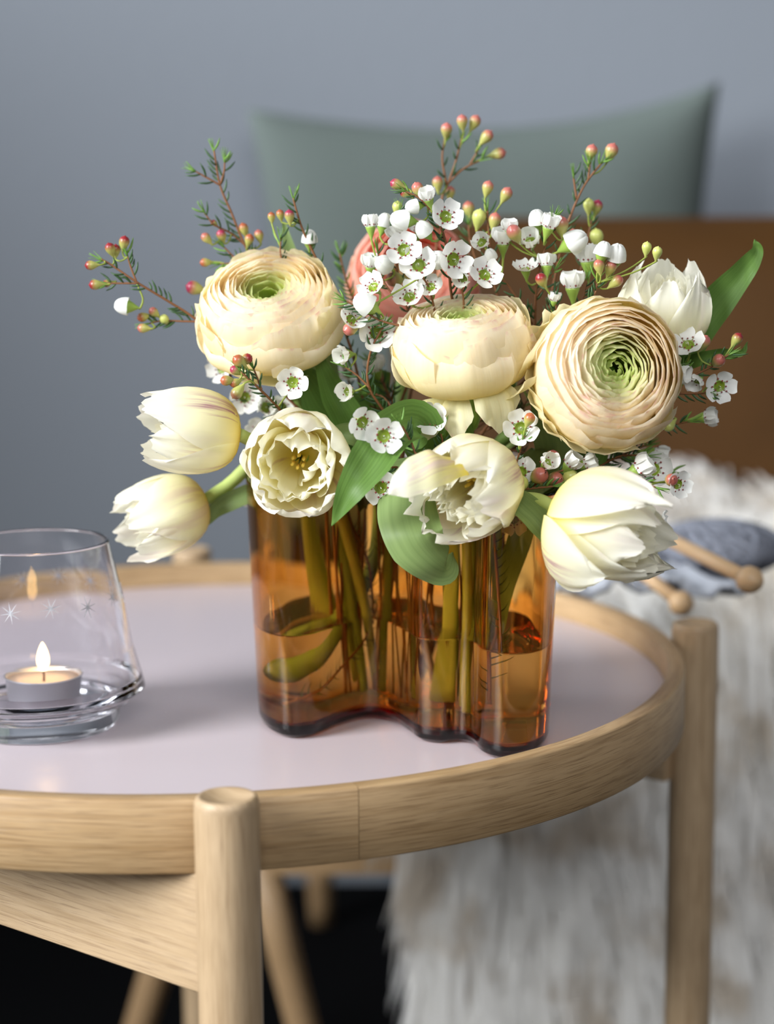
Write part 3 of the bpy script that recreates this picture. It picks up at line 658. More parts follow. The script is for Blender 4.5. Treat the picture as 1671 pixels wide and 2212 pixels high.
sprig('waxflower sprig of dark red buds reaching out left of the left ranunculus', [[(560, 800, 1.15), (430, 695, 1.14), (370, 655, 1.135), (296, 610, 1.13), (240, 572, 1.13), (218, 560, 1.13)], [(296, 612, 1.13), (282, 575, 1.13), (274, 548, 1.13)], [(430, 695, 1.14), (390, 694, 1.14), (350, 693, 1.14), (318, 700, 1.14)], [(300, 612, 1.13), (262, 612, 1.13), (225, 612, 1.13)]],
    [('r', 268, 523, 22, (0, -1, .2), RED), ('r', 238, 537, 21, (-.2, -1, .2), RED), ('r', 250, 540, 20, (.2, -1, 0), RED), ('r', 196, 573, 20, (-1, 0, .2), RED), ('r', 206, 615, 22, (-1, .1, .3), RED), ('r', 231, 612, 16, (-1, 0, .2), RED), ('r', 332, 674, 19, (-.6, -.6, .2), PNK), ('r', 308, 685, 20, (-1, 0, .3), ORG), ('r', 309, 709, 20, (-1, .1, .2), PNK), ('r', 355, 690, 20, (-.2, -.5, .6), YGR), ('b', 274, 662, 42, (-.9, -.3, .2))], 101)
sprig('tall waxflower sprig with three green tips, top left', [[(640, 740, 1.18), (560, 590, 1.17), (522, 515, 1.17), (500, 460, 1.17), (475, 400, 1.17), (462, 325, 1.17)], [(475, 400, 1.17), (445, 383, 1.17), (418, 368, 1.17)], [(476, 398, 1.17), (484, 370, 1.17), (485, 345, 1.17)], [(535, 535, 1.17), (500, 505, 1.17), (462, 485, 1.165), (440, 458, 1.165)], [(560, 600, 1.17), (520, 572, 1.165), (470, 570, 1.165)], [(560, 600, 1.17), (510, 560, 1.165), (480, 530, 1.165)]],
    [('r', 445, 514, 20, (-.6, -.7, .2), PNK), ('r', 478, 508, 21, (-.3, -.9, .2), MAG), ('r', 443, 567, 19, (-1, -.1, .2), ORG), ('r', 462, 482, 13, (-.5, -.5, .2), RED), ('r', 526, 494, 21, (-.1, -1, .2), ORG), ('r', 538, 517, 20, (.1, -1, .2), ORG), ('r', 559, 508, 20, (0, -1, .2), PNK), ('r', 419, 622, 30, (-.8, -.3, .3), MAG)], 102, .9)
sprig('waxflower sprig with three small buds and one white bud above the left ranunculus', [[(770, 800, 1.16), (720, 650, 1.15), (690, 575, 1.145), (655, 500, 1.14), (640, 455, 1.14), (633, 428, 1.14)], [(640, 640, 1.145), (608, 560, 1.14), (606, 515, 1.14)]],
    [('r', 586, 468, 16, (-.3, -1, .2), ORG), ('r', 605, 463, 17, (0, -1, .2), ORG), ('r', 625, 466, 21, (.1, -1, .2), MAG), ('b', 668, 520, 38, (.2, -1, .2))], 103)
sprig('bare needle-leaved waxflower tip between the left and centre ranunculus', [[(800, 720, 1.19), (760, 640, 1.19), (742, 585, 1.19), (733, 545, 1.19)], [(800, 720, 1.19), (740, 700, 1.18), (700, 690, 1.18)]], [], 104, 1.6, young=True)
sprig('waxflower sprig with open flowers left of the centre ranunculus', [[(880, 960, 1.13), (830, 890, 1.11), (795, 830, 1.10), (800, 760, 1.095), (830, 700, 1.09)], [(870, 705, 1.085), (820, 692, 1.085), (780, 668, 1.085), (742, 648, 1.085)], [(800, 840, 1.10), (770, 810, 1.10), (740, 790, 1.10)], [(870, 920, 1.12), (830, 860, 1.13), (790, 850, 1.13)]],
    [('o', 813, 719, 88, (.1, -.35, 1)), ('c', 747, 766, 50, (-.7, .1, .8)), ('c', 752, 846, 50, (-.6, .0, .9)), ('b', 795, 660, 52, (-.7, -.5, .5)), ('r', 756, 711, 26, (-1, .1, .4), WPK), ('o', 758, 690, 70, (.3, -.4, 1)), ('o', 806, 620, 72, (-.6, -.2, .8))], 105, 1.1)
sprig('arching waxflower sprig with dark red buds crossing the grey cushion, top centre', [[(1000, 760, 1.13), (975, 640, 1.11), (968, 560, 1.10), (955, 500, 1.095), (930, 455, 1.09), (905, 428, 1.09), (872, 412, 1.09)]],
    [('r', 856, 398, 22, (-1, -.3, .2), MAG), ('r', 874, 418, 17, (-.5, -.4, .3), RED), ('r', 902, 408, 24, (-.3, -.9, .3), WPK), ('o', 962, 468, 80, (.3, -.5, .9)), ('c', 925, 430, 46, (-.1, -1, .2)), ('b', 874, 476, 48, (-.9, -.1, .3)), ('b', 918, 500, 40, (-.6, -.7, .3)), ('b', 897, 446, 34, (-.9, 0, .2))], 106, 1.2)
sprig('waxflower sprig with upright white buds at the left edge of the pink ranunculus', [[(900, 760, 1.15), (870, 640, 1.13), (852, 540, 1.13), (862, 455, 1.13)], [(850, 640, 1.12), (825, 600, 1.12), (815, 540, 1.12)]],
    [('c', 800, 490, 48, (-.2, -1, .1)), ('b', 828, 486, 40, (0, -1, .2)), ('c', 800, 576, 50, (-.2, -1, .2)), ('b', 833, 573, 44, (-.4, -.6, .6)), ('r', 852, 603, 32, (-.8, -.1, .5), BRN), ('r', 858, 448, 22, (0, -1, 0), YGR), ('o', 905, 500, 60, (0, -.6, .5)), ('c', 862, 510, 55, (-.4, -.8, .3))], 107, .8)
sprig('waxflower sprig of open white flowers in front of the pink ranunculus', [[(960, 800, 1.12), (940, 680, 1.10), (925, 620, 1.095), (905, 590, 1.09)], [(1000, 700, 1.10), (1000, 640, 1.095), (985, 590, 1.09)]],
    [('o', 872, 540, 82, (-.2, -.4, 1)), ('o', 904, 573, 88, (.1, -.5, 1)), ('o', 978, 560, 88, (.4, -.1, 1)), ('b', 948, 563, 42, (-.6, -.2, .7)), ('c', 1000, 600, 46, (0, .1, 1)), ('o', 1046, 594, 80, (.2, -.3, .9)), ('o', 884, 642, 80, (-.1, -.5, .8)), ('o', 930, 620, 60, (0, -.3, 1)), ('b', 795, 662, 10)], 108, .7)
sprig('topmost waxflower sprig of pale pink-tipped buds, over the cushion', [[(930, 640, 1.20), (950, 450, 1.20), (968, 395, 1.20), (985, 345, 1.20), (997, 295, 1.20)], [(968, 395, 1.20), (1000, 365, 1.20), (1040, 345, 1.20)], [(965, 400, 1.2), (955, 345, 1.2), (960, 300, 1.2)], [(1015, 355, 1.2), (1035, 320, 1.2)]],
    [('r', 964, 280, 25, (.1, -1, .1), WPK), ('r', 998, 262, 24, (.1, -1, .1), WPK), ('r', 1025, 263, 25, (.3, -1, .1), WPK), ('r', 1051, 295, 26, (.5, -.9, .1), WPK), ('r', 1077, 332, 26, (1, -.3, .1), WPK), ('r', 945, 395, 24, (0, -1, 0), PNK), ('r', 972, 415, 22, (.2, -1, 0), PNK)], 109, .45)
sprig('waxflower sprig with two pink-tipped buds, right of the topmost sprig', [[(1080, 720, 1.16), (1065, 600, 1.155), (1055, 500, 1.15), (1052, 450, 1.15)], [(1040, 600, 1.19), (1015, 520, 1.19), (1012, 480, 1.19)]],
    [('r', 1053, 405, 24, (.1, -1, .1), WPK), ('r', 1093, 419, 25, (.6, -.8, .1), WPK), ('r', 1012, 450, 26, (0, -1, 0), PNK), ('r', 1034, 470, 30, (.3, -1, 0), YGR), ('r', 1068, 475, 26, (.1, -1, 0), WPK)], 110, .9)
sprig('tall waxflower sprig with two pink buds at its top, right of centre over the cushion', [[(1160, 780, 1.17), (1190, 640, 1.165), (1215, 520, 1.16), (1232, 465, 1.16), (1262, 400, 1.16), (1300, 350, 1.16)], [(1245, 430, 1.16), (1240, 395, 1.16), (1238, 380, 1.16)], [(1270, 390, 1.16), (1274, 350, 1.16)], [(1250, 600, 1.17), (1268, 520, 1.17), (1278, 470, 1.17)]],
    [('r', 1277, 327, 25, (0, -1, .1), WPK), ('r', 1320, 326, 28, (.5, -1, .1), WPK), ('r', 1271, 443, 24, (-.1, -1, .1), YGR), ('r', 1289, 446, 24, (.1, -1, .1), MAG), ('r', 1288, 512, 30, (.1, -1, 0), YGR), ('r', 1238, 508, 22, (0, -1, 0), WPK)], 111, .8)
sprig('waxflower sprig crowded with half-open white flowers, right of centre above the middle ranunculus', [[(1150, 800, 1.14), (1155, 690, 1.13), (1160, 600, 1.12), (1178, 530, 1.115), (1195, 470, 1.11)], [(1150, 700, 1.13), (1100, 620, 1.125), (1070, 590, 1.12)], [(1160, 640, 1.12), (1200, 580, 1.115)]],
    [('c', 1041, 525, 50, (-.3, -.3, .9)), ('c', 1086, 525, 60, (.1, -.9, .3)), ('c', 1145, 523, 60, (-.1, -.5, .9)), ('c', 1100, 498, 44, (0, -1, .2)), ('r', 1110, 503, 30, (-.4, -.8, .5), WPK), ('b', 1161, 480, 42, (0, -1, .1)), ('c', 1184, 492, 54, (.2, -1, .2)), ('r', 1212, 486, 30, (-.1, -1, .2), WPK), ('b', 1234, 526, 56, (.7, -.6, .2)), ('o', 1135, 582, 66, (0, -.7, .3)), ('c', 1180, 575, 50, (.2, -1, .1)), ('b', 1060, 555, 30)], 112, .7)
sprig('waxflower sprig with upright buds between the middle and right ranunculus', [[(1190, 860, 1.12), (1195, 740, 1.105), (1200, 660, 1.10), (1180, 620, 1.10)], [(1215, 740, 1.10), (1245, 690, 1.095), (1282, 640, 1.09), (1292, 600, 1.09)], [(1190, 900, 1.12), (1180, 800, 1.12), (1180, 720, 1.12)], [(1230, 740, 1.12), (1260, 640, 1.12), (1268, 600, 1.12)]],
    [('r', 1169, 604, 24, (-.3, -.8, .4), RED), ('r', 1293, 574, 22, (-.1, -1, .2), PNK), ('r', 1318, 577, 24, (.4, -.9, .2), PNK), ('r', 1300, 560, 18, (0, -1, 0), BRN), ('r', 1331, 607, 24, (.8, -.5, .2), PNK), ('c', 1236, 622, 66, (.1, -1, .2)), ('c', 1268, 565, 66, (.1, -1, .3)), ('b', 1300, 548, 40, (.3, -1, .2)), ('b', 1330, 556, 46, (.2, -1, .2)), ('r', 1184, 686, 26, (0, -1, .2), MAG), ('c', 1195, 650, 36, (0, -1, .2)), ('r', 1396, 535, 20, (0, -1, 0), YGR), ('r', 1419, 545, 20, (0, -1, 0), YGR), ('r', 1185, 950, 10)], 113, 1.1)
sprig('waxflower sprig of white flowers and pink buds out past the large right ranunculus', [[(1330, 920, 1.13), (1410, 870, 1.11), (1470, 825, 1.10), (1530, 795, 1.095), (1575, 765, 1.09)], [(1400, 900, 1.11), (1450, 915, 1.105), (1490, 910, 1.10)], [(1440, 850, 1.10), (1500, 850, 1.095), (1530, 848, 1.09)], [(1465, 830, 1.10), (1475, 790, 1.09)]],
    [('o', 1486, 745, 78, (-.1, -.5, .8)), ('o', 1553, 834, 76, (.1, -.1, 1)), ('c', 1506, 820, 50, (-.4, .1, .6)), ('c', 1461, 805, 52, (.5, 0, .6)), ('c', 1520, 902, 52, (1, -.2, .3)), ('r', 1519, 739, 26, (.2, -1, .3), WPK), ('r', 1591, 732, 22, (.4, -1, .3), RED), ('r', 1551, 779, 26, (.2, -.6, .7), PNK), ('r', 1445, 920, 22, (-.5, .5, .3), YGR)], 114, 1.0)
sprig('waxflower sprig of white flowers just above the right lying tulip', [[(1230, 1050, 1.10), (1300, 1030, 1.08), (1360, 1030, 1.07), (1420, 1055, 1.065)], [(1290, 1010, 1.08), (1340, 985, 1.08), (1400, 985, 1.085)]],
    [('o', 1412, 1014, 84, (.05, -.3, 1)), ('c', 1375, 1015, 66, (.6, -.4, .2)), ('o', 1463, 1046, 66, (.5, .2, .7)), ('r', 1449, 1037, 26, (.3, -.5, .8), PNK), ('o', 1428, 1125, 55, (.9, .1, .3))], 115, 1.2)
sprig('waxflower sprig with pink-brown buds above the tulip stems, right of the central tulip', [[(1060, 1080, 1.10), (1100, 1060, 1.075), (1150, 1055, 1.065), (1200, 1050, 1.06)], [(1100, 1060, 1.08), (1115, 1000, 1.07), (1130, 950, 1.065)], [(1150, 1050, 1.07), (1200, 1020, 1.07), (1260, 1010, 1.075)]],
    [('o', 1124, 925, 84, (0, -.2, .9)), ('r', 1143, 905, 22, (.2, -1, .3), ORG), ('r', 1191, 989, 30, (.7, -.5, .5), PNK), ('r', 1164, 1028, 34, (.4, -.5, .7), PNK), ('r', 1198, 1035, 30, (.7, -.2, .7), PNK), ('r', 1125, 1045, 30, (-.2, -.4, .9), YGR), ('r', 1228, 1031, 34, (.6, -.3, .7), YGR), ('c', 1228, 1005, 54, (.6, -.6, .3)), ('c', 1262, 1003, 50, (.6, -.4, .3)), ('o', 1125, 1020, 76, (0, -.4, .9)), ('o', 1108, 1122, 76, (-.1, .8, .6)), ('c', 1180, 1000, 50, (.1, -.5, .6))], 116, 1.0, nl=24)
sprig('waxflower sprig of white flowers around the broad drooping leaf, centre', [[(930, 1060, 1.10), (905, 1000, 1.045), (885, 950, 1.04), (865, 915, 1.035)], [(940, 1010, 1.09), (955, 960, 1.075), (950, 930, 1.07)], [(880, 1010, 1.08), (840, 1010, 1.065), (815, 1020, 1.06)]],
    [('o', 828, 942, 84, (.3, -.1, 1)), ('o', 931, 902, 78, (0, .0, 1)), ('o', 822, 1053, 84, (.3, .1, 1)), ('o', 880, 1068, 70, (-.1, .5, .8)), ('o', 782, 912, 76, (.1, 0, .7))], 117, 1.3)
sprig('waxflower sprig with small red buds tucked under the left ranunculus', [[(640, 930, 1.12), (600, 880, 1.10), (560, 840, 1.085), (530, 812, 1.08), (518, 800, 1.08)], [(565, 842, 1.085), (555, 815, 1.085), (545, 790, 1.085)]],
    [('r', 508, 800, 19, (-.5, -.5, .3), MAG), ('r', 489, 822, 21, (-1, 0, .3), ORG), ('r', 507, 827, 18, (-.8, .1, .3), ORG), ('r', 512, 848, 24, (-.5, .8, .3), BRN), ('r', 516, 780, 24, (-.6, -.6, .3), ORG), ('r', 532, 776, 22, (.5, -.6, .3), RED), ('o', 632, 826, 76, (.1, -.2, 1))], 118, 1.3, nl=24)
sprig('soft-focus waxflower sprig of white blossoms behind the upper left tulip', [[(640, 960, 1.17), (590, 900, 1.16), (530, 850, 1.16), (480, 790, 1.16), (465, 760, 1.16)]],
    [('o', 466, 745, 70, (-.3, -.2, .8)), ('o', 478, 795, 76, (-.4, .2, .8)), ('o', 528, 858, 80, (.3, 0, 1)), ('c', 575, 880, 60, (.2, -.3, .8)), ('o', 560, 930, 70, (-.1, 0, 1)), ('o', 610, 880, 60, (-.1, 0, 1)), ('o', 548, 1082, 60, (-.4, .8, .7)), ('r', 600, 905, 20)], 119, .6)
for i, (x0, y0, x1, y1, Y) in enumerate(((860, 950, 800, 780, 1.17), (960, 1000, 1010, 800, 1.16), (1120, 1000, 1090, 800, 1.17), (780, 1000, 740, 790, 1.19), (1250, 1010, 1400, 960, 1.13), (1060, 900, 1100, 700, 1.18))):
    nm = ('behind the small white cups left of the centre ranunculus', 'under the centre ranunculus', 'between the centre and right ranunculus stems', 'beside the thick stems left of centre', 'below the large right ranunculus', 'behind the right of the centre ranunculus')[i]
    sprig('dark needle-leaved waxflower twig '+nm, [[(x0, y0, Y), ((x0+x1)/2+14, (y0+y1)/2, Y), (x1, y1, Y)], [((x0+x1)/2+14, (y0+y1)/2, Y), (x1+50, y1+60, Y-.01)], [((x0*2+x1)/3+10, (y0*2+y1)/3, Y), (x1-40, (y1+y0)/2, Y-.01)]], [('o' if i % 2 else 'c', x1+12, y1+20, 60)], 130+i, 1.5)

# foliage seen through the glass: needle twigs down in the water
def inner_twig(label, pts, seed):
    rnd = random.Random(seed); P = [Vector(p) for p in pts]; root = thing('needle_twig', label, 'twig', P[0], 'needle twigs inside the vase'); R0 = rel(root)
    mb = MB(); mb.tube(P, .0011, .0008, 6, 6); obj('twig', mb.mesh('twig', [M_twig]), root, R0)
    nd = MB(); pa = smoothpath(P, 10)
    for i in range(2, len(pa), 1):
        for _ in range(1):
            t = (pa[i]-pa[i-1]).normalized(); sd = t.cross(Vector((0, -1, 0))).normalized()*rnd.choice((-1, 1)); dr = (t*.6+sd+Vector((0, rnd.uniform(-.4, .4), 0))).normalized(); ln = rnd.uniform(.006, .010)
            nd.tube([pa[i], pa[i]+dr*ln*.5, pa[i]+dr*ln+t*ln*.2], .0006, .0001, 4, 2)
    o = obj('needle_leaves', nd.mesh('needle_leaves', [M_needle]), root, R0); o['kind'] = 'stuff'
inner_twig('needle-leaved twig slanting across the left chamber of the vase', [(-.062, 1.135, ZB+.018), (-.035, 1.14, ZB+.035), (-.012, 1.165, ZB+.058), (.0, 1.17, ZB+.10), (-.01, 1.16, ZB+.165)], 1)
inner_twig('needle-leaved twig standing in the right chamber of the vase', [(.066, 1.085, ZB+.03), (.067, 1.09, ZB+.07), (.064, 1.10, ZB+.12), (.060, 1.12, ZB+.170)], 2)
inner_twig('needle-leaved twig behind the glass below the pointed green leaf', [(-.008, 1.175, ZB+.06), (-.012, 1.165, ZB+.10), (-.025, 1.16, ZB+.13), (-.03, 1.16, ZB+.168)], 3)

# ------------------------------------------------------------------ candle holder and tealight
HC = onz(88, 1566, TZ); HC.z = TZ+.0002
m, out, N, L = mat('clear_glass'); M_glass = m
g = N('BsdfGlass'); g.inputs['Color'].default_value = (.99, .99, 1, 1); g.inputs['IOR'].default_value = 1.45; L(g.outputs[0], out.inputs[0])
sp = 1.13/CF
holder = thing('candle_holder', 'clear conical glass candle holder engraved with small stars', 'candle holder', HC)
mb = MB()
prof = [(.0001, 0), (.030, 0), (.0475, .0008), (.0500, .004), (.0500, .012), (.0530, .0145), (.0600, .0185), (.0668, .0245), (.0650, .0320), (.0600, .050), (.0545, .082), (.0465, .1185), (.0455, .1195), (.0445, .1185), (.0525, .082), (.0580, .050), (.0628, .0320), (.0620, .0275), (.0570, .0230), (.050, .0185), (.030, .0150), (.0001, .0145)]
mb.lathe(densify(prof), 96); obj('glass_body', mb.mesh('glass_body', M_glass), holder)
M_frost = principled('engraved_frost', (.85, .86, .9), .7, .3, **{'Transmission Weight': .6})
def star(theta, z, s):
    mb = MB(); r = .0600-(z-.045)*.24+.0001
    r = np.interp(z, [.050, .082, .1185], [.0600, .0545, .0465])+.00015
    for k in range(4):
        a = k*PI/4+.2; dx, dz = math.cos(a)*s, math.sin(a)*s; wx, wz = -math.sin(a)*s*.07, math.cos(a)*s*.07
        V = []
        for (x, zz) in ((dx, dz), (wx, wz), (-dx, -dz), (-wx, -wz)):
            rr = np.interp(z+zz, [.050, .082, .1185], [.0600, .0545, .0465])+.0002; t = theta+x/r; V.append((rr*math.cos(t), rr*math.sin(t), z+zz))
        V2 = [(v[0]*.994, v[1]*.994, v[2]) for v in V]
        mb.add(V+V2, [(0, 1, 2, 3), (7, 6, 5, 4), (0, 4, 5, 1), (1, 5, 6, 2), (2, 6, 7, 3), (3, 7, 4, 0)])
    obj('star_engraving', mb.mesh('star_engraving', M_frost, False), holder)
for k in range(14):
    star(-PI/2-.10+k*2*PI/14, .0845+(0.002 if k % 2 else 0), .0068)
TLC = onz(96, 1515, TZ+.016); tea = thing('tealight', 'lit white tealight in an aluminium cup inside the glass holder', 'candle', (TLC.x, TLC.y, TZ+.0160))
mb = MB(); mb.lathe([(.0001, 0), (.0195, 0), (.0200, .001), (.0215, .0150), (.0222, .0155), (.0216, .0160), (.0208, .0148), (.0195, .002), (.0001, .002)], 48)
obj('metal_cup', mb.mesh('metal_cup', principled('aluminium', (.78, .78, .82), .38, .5, Metallic=.75)), tea)
m, out, N, L = mat('glow_tinted_wax'); petal_shader(N, L, out, (.95, .80, .66), .25, .35)  # warm flame glow is put into the wax colour
mb = MB(); mb.lathe([(.0001, .0115), (.012, .0120), (.0205, .0135), (.0200, .010), (.0195, .0025), (.0001, .0025)], 40); obj('wax', mb.mesh('wax', m), tea)
mb = MB(); mb.tube([(0, 0, .010), (.0002, 0, .0155), (-.0008, 0, .0195)], .0008, .0006, 6, 3); obj('wick', mb.mesh('wick', principled('burnt_wick', (.12, .06, .05), .9)), tea)
m, out, N, L = mat('flame'); em = N('Emission'); em.inputs[0].default_value = (1, .62, .25, 1); em.inputs[1].default_value = 26; L(em.outputs[0], out.inputs[0])
mb = MB(); mb.lathe([(.0001, .0175), (.0020, .0190), (.0034, .0220), (.0036, .0250), (.0028, .0290), (.0014, .0325), (.0002, .0345)], 20); obj('flame', mb.mesh('flame', m), tea); tea.scale = (1.12, 1.12, 1.12)

# ------------------------------------------------------------------ chair, sheepskin, cushion, knitting
chair = thing('lounge_chair', 'low wooden lounge chair with a brown leather back and splayed legs', 'chair', (.35, 2.05, 0))
CO = -Vector(chair.location)
def cpart(name, mb, m, smooth=True): return obj(name, mb.mesh(name, m, smooth), chair, Matrix.Translation(CO))
m, out, N, L = mat('brown_leather'); tc = N('TexCoord'); n = N('TexNoise'); n.inputs['Scale'].default_value = 6; n.inputs['Detail'].default_value = 4; L(tc.outputs['Object'], n.inputs[0])
c = mixc(N, L, n.outputs[0], (.034, .0145, .003), (.080, .034, .007)); b = N('BsdfPrincipled'); L(c, b.inputs['Base Color']); b.inputs['Roughness'].default_value = .6; b.inputs['Specular IOR Level'].default_value = .15; L(b.outputs[0], out.inputs[0]); M_lea = m
V = []; F = []; nx, nz = 30, 10                # padded curved back panel
BX0 = at(845, 600, 2.15).x; BX1 = 1.05
for side in (0, 1):
    for i in range(nx+1):
        f = i/nx; x = BX0+(BX1-BX0)*f
        zt = at(1300, 470-22*max(0, (f-.45))*1.6, 2.15).z-.05*max(0, 1-f*9)**2
        for j in range(nz+1):
            g = j/nz; z = .46+(zt-.46)*g; y = 2.15-.05*math.sin(PI*min(1, f*1.0))-.02*math.sin(PI*g)+.06*g; e = min(1, min(f*14, (1-f)*14, (1-g)*7)); y += (.028*math.sqrt(max(0, 1-(1-e)**2))+.002)*(-1 if side == 0 else 1)
            V.append((x, y, z))
k0 = (nx+1)*(nz+1)
for i in range(nx):
    for j in range(nz):
        a = i*(nz+1)+j; F += [(a, a+nz+1, a+nz+2, a+1), (k0+a, k0+a+1, k0+a+nz+2, k0+a+nz+1)]
for i in range(nx): a = i*(nz+1); F += [(a, k0+a, k0+a+nz+1, a+nz+1), (a+nz, a+nz+nz+1, k0+a+nz+nz+1, k0+a+nz)]
for j in range(nz): a = j; F.append((a, a+1, k0+a+1, k0+a)); a = nx*(nz+1)+j; F.append((a, k0+a, k0+a+1, a+1))
obj('backrest', mesh('backrest', V, F, M_lea), chair, Matrix.Translation(CO))
mb = MB(); mb.box((.42, 2.12, .42), (1.10, .60, .05)); cpart('seat', mb, M_lea, False)
mb = MB(); xl = -.13
mb.box((.42, 1.80, .222), (1.10, .035, .028)); cpart('front_rail', mb, M_chairwood, False)
mb = MB(); mb.box((.42, 2.40, .375), (1.10, .03, .04)); cpart('rear_rail', mb, M_chairwood, False)
for (top, bot) in ((at(560, 1840, 1.80), at(672, 2290, 1.80)), (at(385, 1940, 1.88), at(268, 2330, 1.88)), (Vector((.93, 1.83, .42)), Vector((.98, 1.80, FZ))), (Vector((.93, 2.38, .42)), Vector((.98, 2.43, FZ))), (at(690, 1850, 2.38), at(694, 2010, 2.40))):
    d = (bot-top); 
    bot = top+d*((top.z-FZ)/(top.z-bot.z))
    mb = MB(); mb.tube([top, bot], .019, .016, 14, 3); cpart('leg', mb, M_chairwood)

# cushion
def cushion():
    tl, tr = at(530, 232, 2.40), at(1566, 172, 2.40); w = tr.x-tl.x; cx = (tl.x+tr.x)/2; z0 = .45; n = 40; V = []; F = []; UV = []
    for side in (-1, 1):
        for j in range(n+1):
            for i in range(n+1):
                u = -1+2*i/n; v = j/n
                ztop = tl.z+(tr.z-tl.z)*(u+1)/2 - .042*(1-u*u)*(1+.2*u) ; z = z0+(ztop-z0)*v
                hw = w/2*(1-.09*math.sin(PI*v)*.9-.06*(1-v)); x = cx+u*hw+.012*(1-v)
                e = max(0, (1-u**4)*(1-(2*v-1)**4)); th = .062*e**.55+.001+.004*mnoise.noise(Vector((u*3, v*3, side)))*e
                V.append((x, 2.44+side*th-.05*(1-v), z)); UV.append((x, z))
    k0 = (n+1)**2
    for j in range(n):
        for i in range(n): a = j*(n+1)+i; F += [(a, a+1, a+n+2, a+n+1), (k0+a, k0+a+n+1, k0+a+n+2, k0+a+1)]
    for i in range(n):
        F.append((i, k0+i, k0+i+1, i+1)); a = n*(n+1)+i; F.append((a, a+1, k0+a+1, k0+a))
        a = i*(n+1); F.append((a, a+n+1, k0+a+n+1, k0+a)); a = i*(n+1)+n; F.append((a, k0+a, k0+a+n+1, a+n+1))
    m, out, N, L = mat('green_linen'); uv = N('UVMap'); w1 = N('TexWave'); w1.inputs['Scale'].default_value = 260; L(uv.outputs[0], w1.inputs[0])
    b = N('BsdfPrincipled'); b.inputs['Base Color'].default_value = (.110, .136, .125, 1); b.inputs['Roughness'].default_value = .9
    bu = N('Bump'); bu.inputs['Strength'].default_value = .2; bu.inputs['Distance'].default_value = .001; L(w1.outputs[0], bu.inputs['Height']); L(bu.outputs[0], b.inputs['Normal']); L(b.outputs[0], out.inputs[0])
    o = obj('cushion', mesh('cushion', V, F, m, UV)); tag(o, 'sage green linen cushion with a dipped top edge, leaning on the wall', 'cushion')
cushion()

# sheepskin: a draped hide carrying long strands
def hide(u, v):                          # u across 0..1, v from back (0) over the front edge to the hem (1)
    x = -.022+1.04*u
    if v < .42: t = v/.42; y = 2.12-.34*t; z = .565-.077*t+.010*math.sin(9*u+4*t)
    else:
        t = (v-.42)/.58; a = min(1, t*3.2)*PI/2; y = 1.78-.045*math.sin(a)-.035*t; z = .488-.045*(1-math.cos(a))-.40*max(0, t-.10)
        x += .03*t*math.sin(6*u+1)
        x += (.035*t if u < .3 else 0)*(1-u/.3)
    return Vector((x, y, z+.006*math.sin(23*u+11*v)))
skin = thing('sheepskin', 'long-haired white sheepskin draped over the chair seat and down its front', 'sheepskin', (.35, 1.75, .48))
V = []; F = []; n1, n2 = 60, 50
for j in range(n2+1):
    for i in range(n1+1): V.append(hide(i/n1, j/n2))
for j in range(n2):
    for i in range(n1): a = j*(n1+1)+i; F.append((a, a+1, a+n1+2, a+n1+1))
o = obj('hide', mesh('hide', V, F, principled('sheepskin_hide', (.82, .78, .72), .95)), skin, rel(skin))
so = o.modifiers.new('s', 'SOLIDIFY'); so.thickness = .006
rg = np.random.RandomState(5); NS = 22000; SV = np.zeros((NS, 6, 2, 3), np.float32); clump = rg.rand(60, 60)
for s in range(NS):
    u, v = rg.rand(), rg.rand(); v = v**.85; p = hide(u, v); pu = hide(min(1, u+.01), v); pv = hide(u, min(1, v+.01)) if v < .99 else p+(p-hide(u, v-.01))
    du = (pu-p); dv = (pv-p).normalized(); nn = dv.cross(du).normalized()
    if nn.y > 0 or nn.z < -.3: nn = -nn
    ck = int(u*40), int(v*24); c1 = clump[ck[0] % 60, ck[1] % 60]; c2 = clump[(ck[1]*7+3) % 60, (ck[0]*3+5) % 60]
    ln = .055+.045*rg.rand()+.03*c1; side = (c2-.5)*.9+(rg.rand()-.5)*.35-.35*max(0, .2-u)*5
    d = (nn*.75+dv*.45+Vector((side*.35, 0, 0))).normalized(); w = .0011+.0008*rg.rand(); pp = Vector(p); wv = Vector((1, .2, 0)).normalized()
    for k in range(6):
        ww = w*(1-(k/5)**2*.9); SV[s, k, 0] = pp-wv*ww; SV[s, k, 1] = pp+wv*ww
        pp = pp+d*(ln/5); d = (d+Vector((side*.22, 0, -.30 if v > .35 else -.24))+dv*.22+Vector(((rg.rand()-.5)*.15, 0, 0))).normalized()
me = bpy.data.meshes.new('wool'); me.vertices.add(NS*12); me.vertices.foreach_set('co', SV.ravel())
b0 = (np.arange(NS)*12)[:, None]+(np.arange(5)*2)[None]; q = np.stack([b0, b0+1, b0+3, b0+2], -1).reshape(-1).astype(np.int32)
me.loops.add(len(q)); me.loops.foreach_set('vertex_index', q); me.polygons.add(NS*5); me.polygons.foreach_set('loop_start', np.arange(0, NS*20, 4, dtype=np.int32)); me.update(calc_edges=True); me.validate()
m, out, N, L = mat('white_wool'); tc = N('TexCoord'); n = N('TexNoise'); n.inputs['Scale'].default_value = 16; n.inputs['Detail'].default_value = 3; L(tc.outputs['Object'], n.inputs[0])
r = ramp(N, [(.35, (.72, .65, .56)), (.50, (.95, .94, .92))]); L(n.outputs[0], r.inputs[0]); petal_shader(N, L, out, r.outputs[0], .3, .7); me.materials.append(m)
o = obj('wool', me, skin, rel(skin)); o['kind'] = 'stuff'

